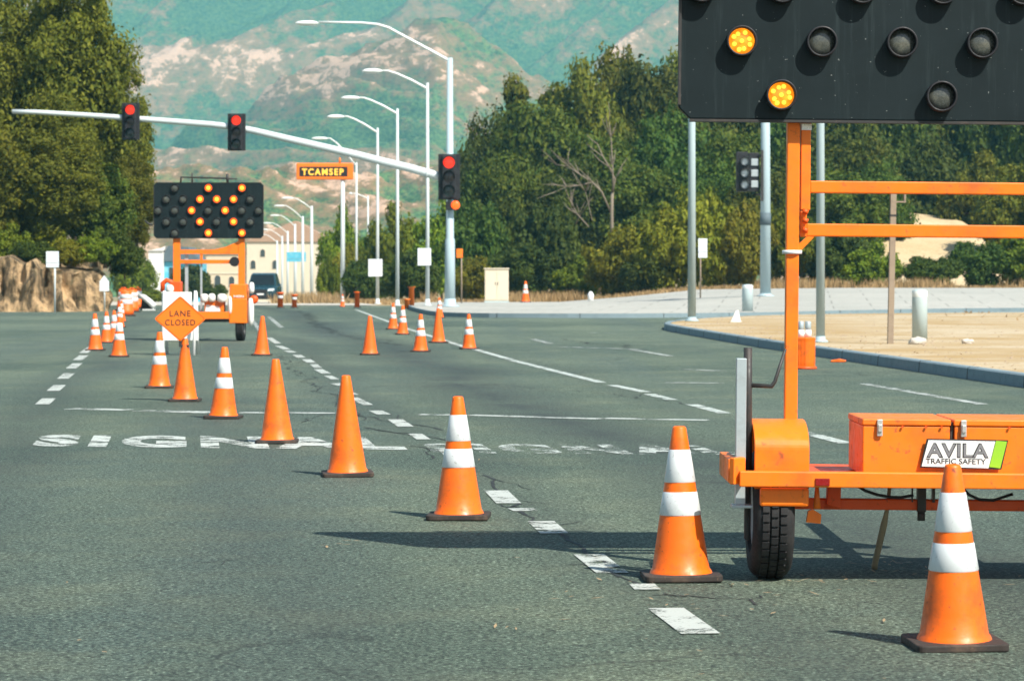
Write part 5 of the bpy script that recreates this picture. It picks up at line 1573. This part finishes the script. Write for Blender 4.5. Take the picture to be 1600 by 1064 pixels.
bg_trees = [
    ('oakB', 760, 172, 140, 222, "dark round tree at the left end of the tall trees, right of the signal pole"),
    ('spire', 806, 84, 96, 224, "narrow yellow green tree whose tip stands alone at the left of the tall trees"),
    ('spire', 866, 97, 120, 226, "narrow yellow green tree second from the left among the tall trees"),
    ('oakA', 842, 150, 190, 216, "broad dark tree below the two narrow yellow green tips"),
    ('oakC', 915, 84, 175, 222, "tall light green tree left of the highest crown"),
    ('oakC', 968, 64, 160, 230, "highest light green crown of the tree row left of the black panel"),
    ('oakA', 1018, 84, 180, 226, "tall dark tree right of the highest crown"),
    ('oakC', 1068, 72, 175, 230, "tall light green tree whose left side shows beside the black panel"),
    ('oakA', 935, 200, 170, 212, "broad dark tree behind the bare grey one"),
    ('oakB', 1045, 170, 170, 212, "broad blue green tree below the black panel's left corner"),
    ('oakA', 1130, 60, 170, 224, "dark tree rising behind the left part of the black panel"),
    ('oakB', 1215, 55, 170, 226, "blue green tree rising behind the black panel's lit lamps"),
    ('oakA', 1300, 60, 180, 224, "dark tree behind the pole right of the mast"),
    ('oakB', 1385, 70, 190, 228, "blue green tree above the earth bank, left half"),
    ('oakA', 1475, 60, 190, 230, "dark tree above the earth bank, right half"),
    ('oakB', 1565, 60, 190, 228, "blue green tree above the crossbars at the right edge"),
    ('oakA', 1650, 70, 190, 226, "dark tree farthest right beyond the crossbars"),
    ('oakA', 1150, 195, 150, 205, "dark tree behind the side facing signal head"),
    ('oakB', 1255, 215, 170, 205, "blue green tree directly behind the mast"),
    ('oakA', 1345, 205, 160, 205, "dark tree behind the upper crossbar"),
    ('oakB', 1445, 215, 160, 214, "blue green tree over the top of the earth bank"),
    ('oakC', 1535, 230, 140, 205, "light green tree between the crossbars at the right edge"),
    ('oakA', 1310, 260, 170, 192, "dark tree between the mast and the tan post, low in the row"),
    ('oakB', 1370, 250, 120, 196, "blue green tree just left of the earth bank"),
    ('oakC', 1590, 250, 150, 190, "light green tree right of the earth bank"),
    ('oakA', 1200, 260, 160, 192, "dark tree low behind the signal pole"),
    ('oakB', 1110, 250, 150, 196, "blue green tree low behind the island's nose pole"),
    ('oakA', 1000, 250, 160, 198, "dark tree low right of the bare grey tree"),
    ('oakB', 890, 250, 150, 199, "blue green tree low left of the bare grey tree"),
    ('oakA', 790, 240, 130, 199, "dark tree low behind the tall cone"),
]
for k in bg_trees: plant(*k)
bushes = [
    ('bushC', 745, 300, 110, 186, "dark blue green bush behind the utility cabinet"),
    ('bushC', 855, 300, 130, 188, "rounded blue green bush left of the bare grey tree"),
    ('bushC', 810, 370, 120, 182, "low blue green bush behind the tall cone"),
    ('bushB', 965, 345, 130, 172, "yellow green bush right of the bare grey tree"),
    ('bushA', 905, 400, 90, 176, "low light green bush at the foot of the bare grey tree"),
    ('bushB', 1045, 305, 130, 170, "yellow green bush left of the island's nose pole"),
    ('bushB', 1105, 280, 130, 170, "light green bush behind the white sign and nose pole"),
    ('bushB', 1165, 300, 120, 169, "yellow green bush below the side facing signal head"),
    ('bushA', 1225, 310, 110, 172, "light green bush behind the trailer's mast"),
    ('bushC', 1010, 390, 100, 170, "low blue green bush at the edge of the dry grass"),
    ('bushC', 1310, 350, 120, 172, "blue green bush right of the pole behind the mast"),
    ('bushA', 1365, 380, 110, 168, "light green bush left of the tan post"),
    ('bushC', 1455, 395, 110, 168, "low blue green bush before the earth bank"),
    ('bushC', 1530, 370, 110, 170, "blue green bush at the right edge before the earth bank"),
    ('bushA', 1610, 350, 130, 170, "light green bush beyond the right edge of the bank"),
    ('bushA', 536, 325, 86, 215, "light green bush between the far lamp row and the message sign"),
    ('bushB', 548, 372, 74, 205, "yellow green bush under the message sign"),
    ('bushA', 620, 322, 110, 200, "light green bush behind the street lamps"),
    ('bushC', 575, 400, 90, 190, "dark bush behind the third street lamp"),
    ('bushA', 690, 318, 130, 195, "light green bush left of the signal pole"),
    ('bushC', 645, 385, 100, 180, "dark bush behind the lamp with the square sign"),
    ('bushB', 735, 395, 90, 172, "yellow green bush right of the signal pole"),
    ('bushA', 512, 400, 44, 200, "small light green bush right of the far lamp row"),
    ('bushA', 590, 350, 90, 215, "light green bush behind the second street lamp"),
    ('bushC', 760, 240, 110, 200, "tall blue green bush below the dark round tree"),
]
for k in bushes: plant(*k)
lefts = [
    ('euc', 118, -90, 190, 128, "tall olive eucalyptus above the white rectangular sign"),
    ('euc', 40, -60, 170, 131, "tall olive eucalyptus at the left edge of the picture"),
    ('euc', 185, 70, 125, 133, "olive eucalyptus behind the left signal head, right of the tallest"),
    ('euc', 90, 130, 150, 124, "olive eucalyptus low over the rock face"),
    ('euc', -40, -40, 190, 128, "tall olive eucalyptus beyond the left edge"),
    ('euc', 165, 215, 120, 130, "smaller olive eucalyptus hanging over the right end of the rock face"),
]
lefts += [('euc', 80, 190, 170, 121.5, "lowest olive eucalyptus crown, spilling over the rock face behind the white sign"),
          ('euc', 214, 235, 74, 131, "slim olive eucalyptus beside the left signal head's underside"),
          ('oakA', 150, 250, 130, 123.5, "dark olive tree hanging low between the rock face and the far arrow board"),
          ('oakC', 10, 200, 170, 122, "light olive tree low at the left edge of the picture")]
for kind, px, yt, w, Y, lab in lefts: plant(kind, px, yt, w, Y, lab, 2.0)
for kind, px, yt, w, Y, lab, zg in (('bushA', 145, 362, 85, 120, "bright green bush on top of the rock face", 2.0), ('bushC', 195, 375, 75, 123, "dark bush at the right end of the rock face's top", 1.5),
                                  ('bushB', 75, 340, 80, 121, "yellow green bush on the rock face at the left edge", 2.3),
                                  ('bushA', 212, 393, 76, 250, "green bush beyond the drums under the left street lamp", -.8), ('bushA', 238, 448, 60, 240, "light green bush beside the white house", -.8),
                                  ('bushC', 300, 408, 70, 285, "dark green bush seen between the far trailer's masts", -1.0), ('bushC', 335, 440, 50, 250, "low dark bush behind the far trailer's bed", -.8),
                                  ('bushA', 200, 372, 60, 330, "distant light green tree beyond the left street lamp", -1.5), ('bushC', 278, 436, 44, 270, "green bush before the white house", -1.0)):
    plant(kind, px, yt, w, Y, lab, zg, "bushes on the left side")
for kind, px, yt, w, Y, lab, zg in (('bushB', 108, 368, 66, 119.5, "yellow green bush above the white rectangular sign's right side", 0), ('bushC', 50, 372, 80, 118, "dark bush on the rock face left of the white sign", 0),
                                  ('bushA', 15, 350, 90, 119, "light bush on the rock face at the far left edge", 0), ('bushC', 172, 352, 80, 122, "dark bush between the bright green bush and the right end of the rock face", 0)):
    plant(kind, px, yt, w, Y, lab, zg + 1.9, "bushes on the left side")

# bare grey tree
Yb_ = 190.0; sb_ = F / Yb_
xb_ = (957 - CX) / sb_
t = thing("bare_tree", "bare grey tree with forked leafless branches among the green trees", "tree", (xb_, Yb_ - 12, gz(xb_, Yb_)))
mb = MB(); gb = random.Random(5)
def bp_(px, py): 
    v = pix(px, py, Yb_ - 12); return v - t.location
def limb(pts, r0, r1, tw=0):
    P_ = [bp_(*q) + Vector((0, gb.uniform(-.3, .3), 0)) for q in pts]
    n = len(P_); mb2.path(P_, [r0 + (r1 - r0) * i / (n - 1) for i in range(n)], 7)
    for _ in range(tw):
        i = gb.randrange(1, n); p = P_[i]
        d = (P_[i] - P_[i - 1]).normalized() + Vector((gb.uniform(-.9, .9), gb.uniform(-.5, .5), gb.uniform(-.1, .9)))
        q = p + d.normalized() * gb.uniform(.6, 1.7)
        mb2.path([p, p.lerp(q, .5) + Vector((gb.uniform(-.1, .1), 0, gb.uniform(-.1, .1))), q], [r1 + .012, r1 + .004, .008], 5)
mb2 = MB(); limb([(957, 470), (957, 400), (956, 330), (957, 300)], .13, .10); limb([(957, 300), (961, 280), (952, 262), (942, 245), (934, 225)], .085, .025, 7); limb([(958, 300), (957, 260), (955, 215), (952, 190)], .06, .02, 8)
mb2.build("trunk", M['deadwood'], t)
mb2 = MB(); limb([(956, 335), (940, 300), (925, 285), (905, 272), (888, 260), (870, 258)], .07, .02, 12); limb([(925, 285), (905, 290), (885, 292), (868, 300)], .04, .015, 8)
limb([(900, 350), (905, 340), (897, 325), (890, 312)], .05, .02, 6); limb([(920, 355), (905, 338), (893, 325)], .05, .02, 5); limb([(925, 345), (920, 320), (915, 300)], .035, .015, 6)
mb2.build("branches", M['deadwood'], t)

# dry grass along the foot of the trees: one mass nobody could count
g = np.random.default_rng(9)
n = 26000
X = g.uniform(-14, 45, n); Y_ = 150 + g.random(n) ** 1.4 * 26
Y_ = np.where(X < -5, 160 + g.random(n) * 25, Y_)
ni = 2600
Xi = g.uniform(4.3, 22, ni); Yi = g.uniform(30, 103, ni)
edge = np.interp(Yi, [24, 37.8, 56, 74, 83, 89, 95, 99, 103], [7.6, 6.45, 5.1, 4.2, 5.0, 6.4, 9, 13, 22])
Xi = np.where(g.random(ni) < .5, edge + .2 + g.random(ni) ** 2 * 1.6, Xi)
okk = Xi > edge + .15
cl = np.sin(Xi * 2.3 + 1) * np.sin(Yi * .9) > .15
Xi, Yi = Xi[okk & cl], Yi[okk & cl]
n0 = n
X = np.concatenate([X, Xi]); Y_ = np.concatenate([Y_, Yi]); n = len(X)
Z = np.array([gz(a, b) for a, b in zip(X, Y_)])
Z[n0:] += .145
hgt = g.uniform(.15, .62, n) * np.where(np.arange(n) < n0, 1.0, .22) * np.where(np.sin(X * .9) + np.sin(X * .37 + 1) > .2, 1.35, .6)
ang = g.uniform(0, 6.28, n); wd = g.uniform(.03, .07, n)
lean = g.normal(size=(n, 2)) * .16
u = np.stack([np.cos(ang) * wd, np.sin(ang) * wd, np.zeros(n)], 1)
base = np.stack([X, Y_, Z - .05], 1); tip = base + np.stack([lean[:, 0], lean[:, 1], hgt], 1)
V = np.stack([base - u, base + u, tip], 1).reshape(-1, 3)
me = bpy.data.meshes.new("dry_grass")
me.vertices.add(3 * n); me.vertices.foreach_set("co", V.ravel())
me.loops.add(3 * n); me.loops.foreach_set("vertex_index", np.arange(3 * n))
me.polygons.add(n); me.polygons.foreach_set("loop_start", np.arange(0, 3 * n, 3)); me.polygons.foreach_set("loop_total", np.full(n, 3))
me.update(); me.materials.append(M['dry_grass'])
o = bpy.data.objects.new("dry_grass", me); COL.objects.link(o); tag(o, kind='stuff')
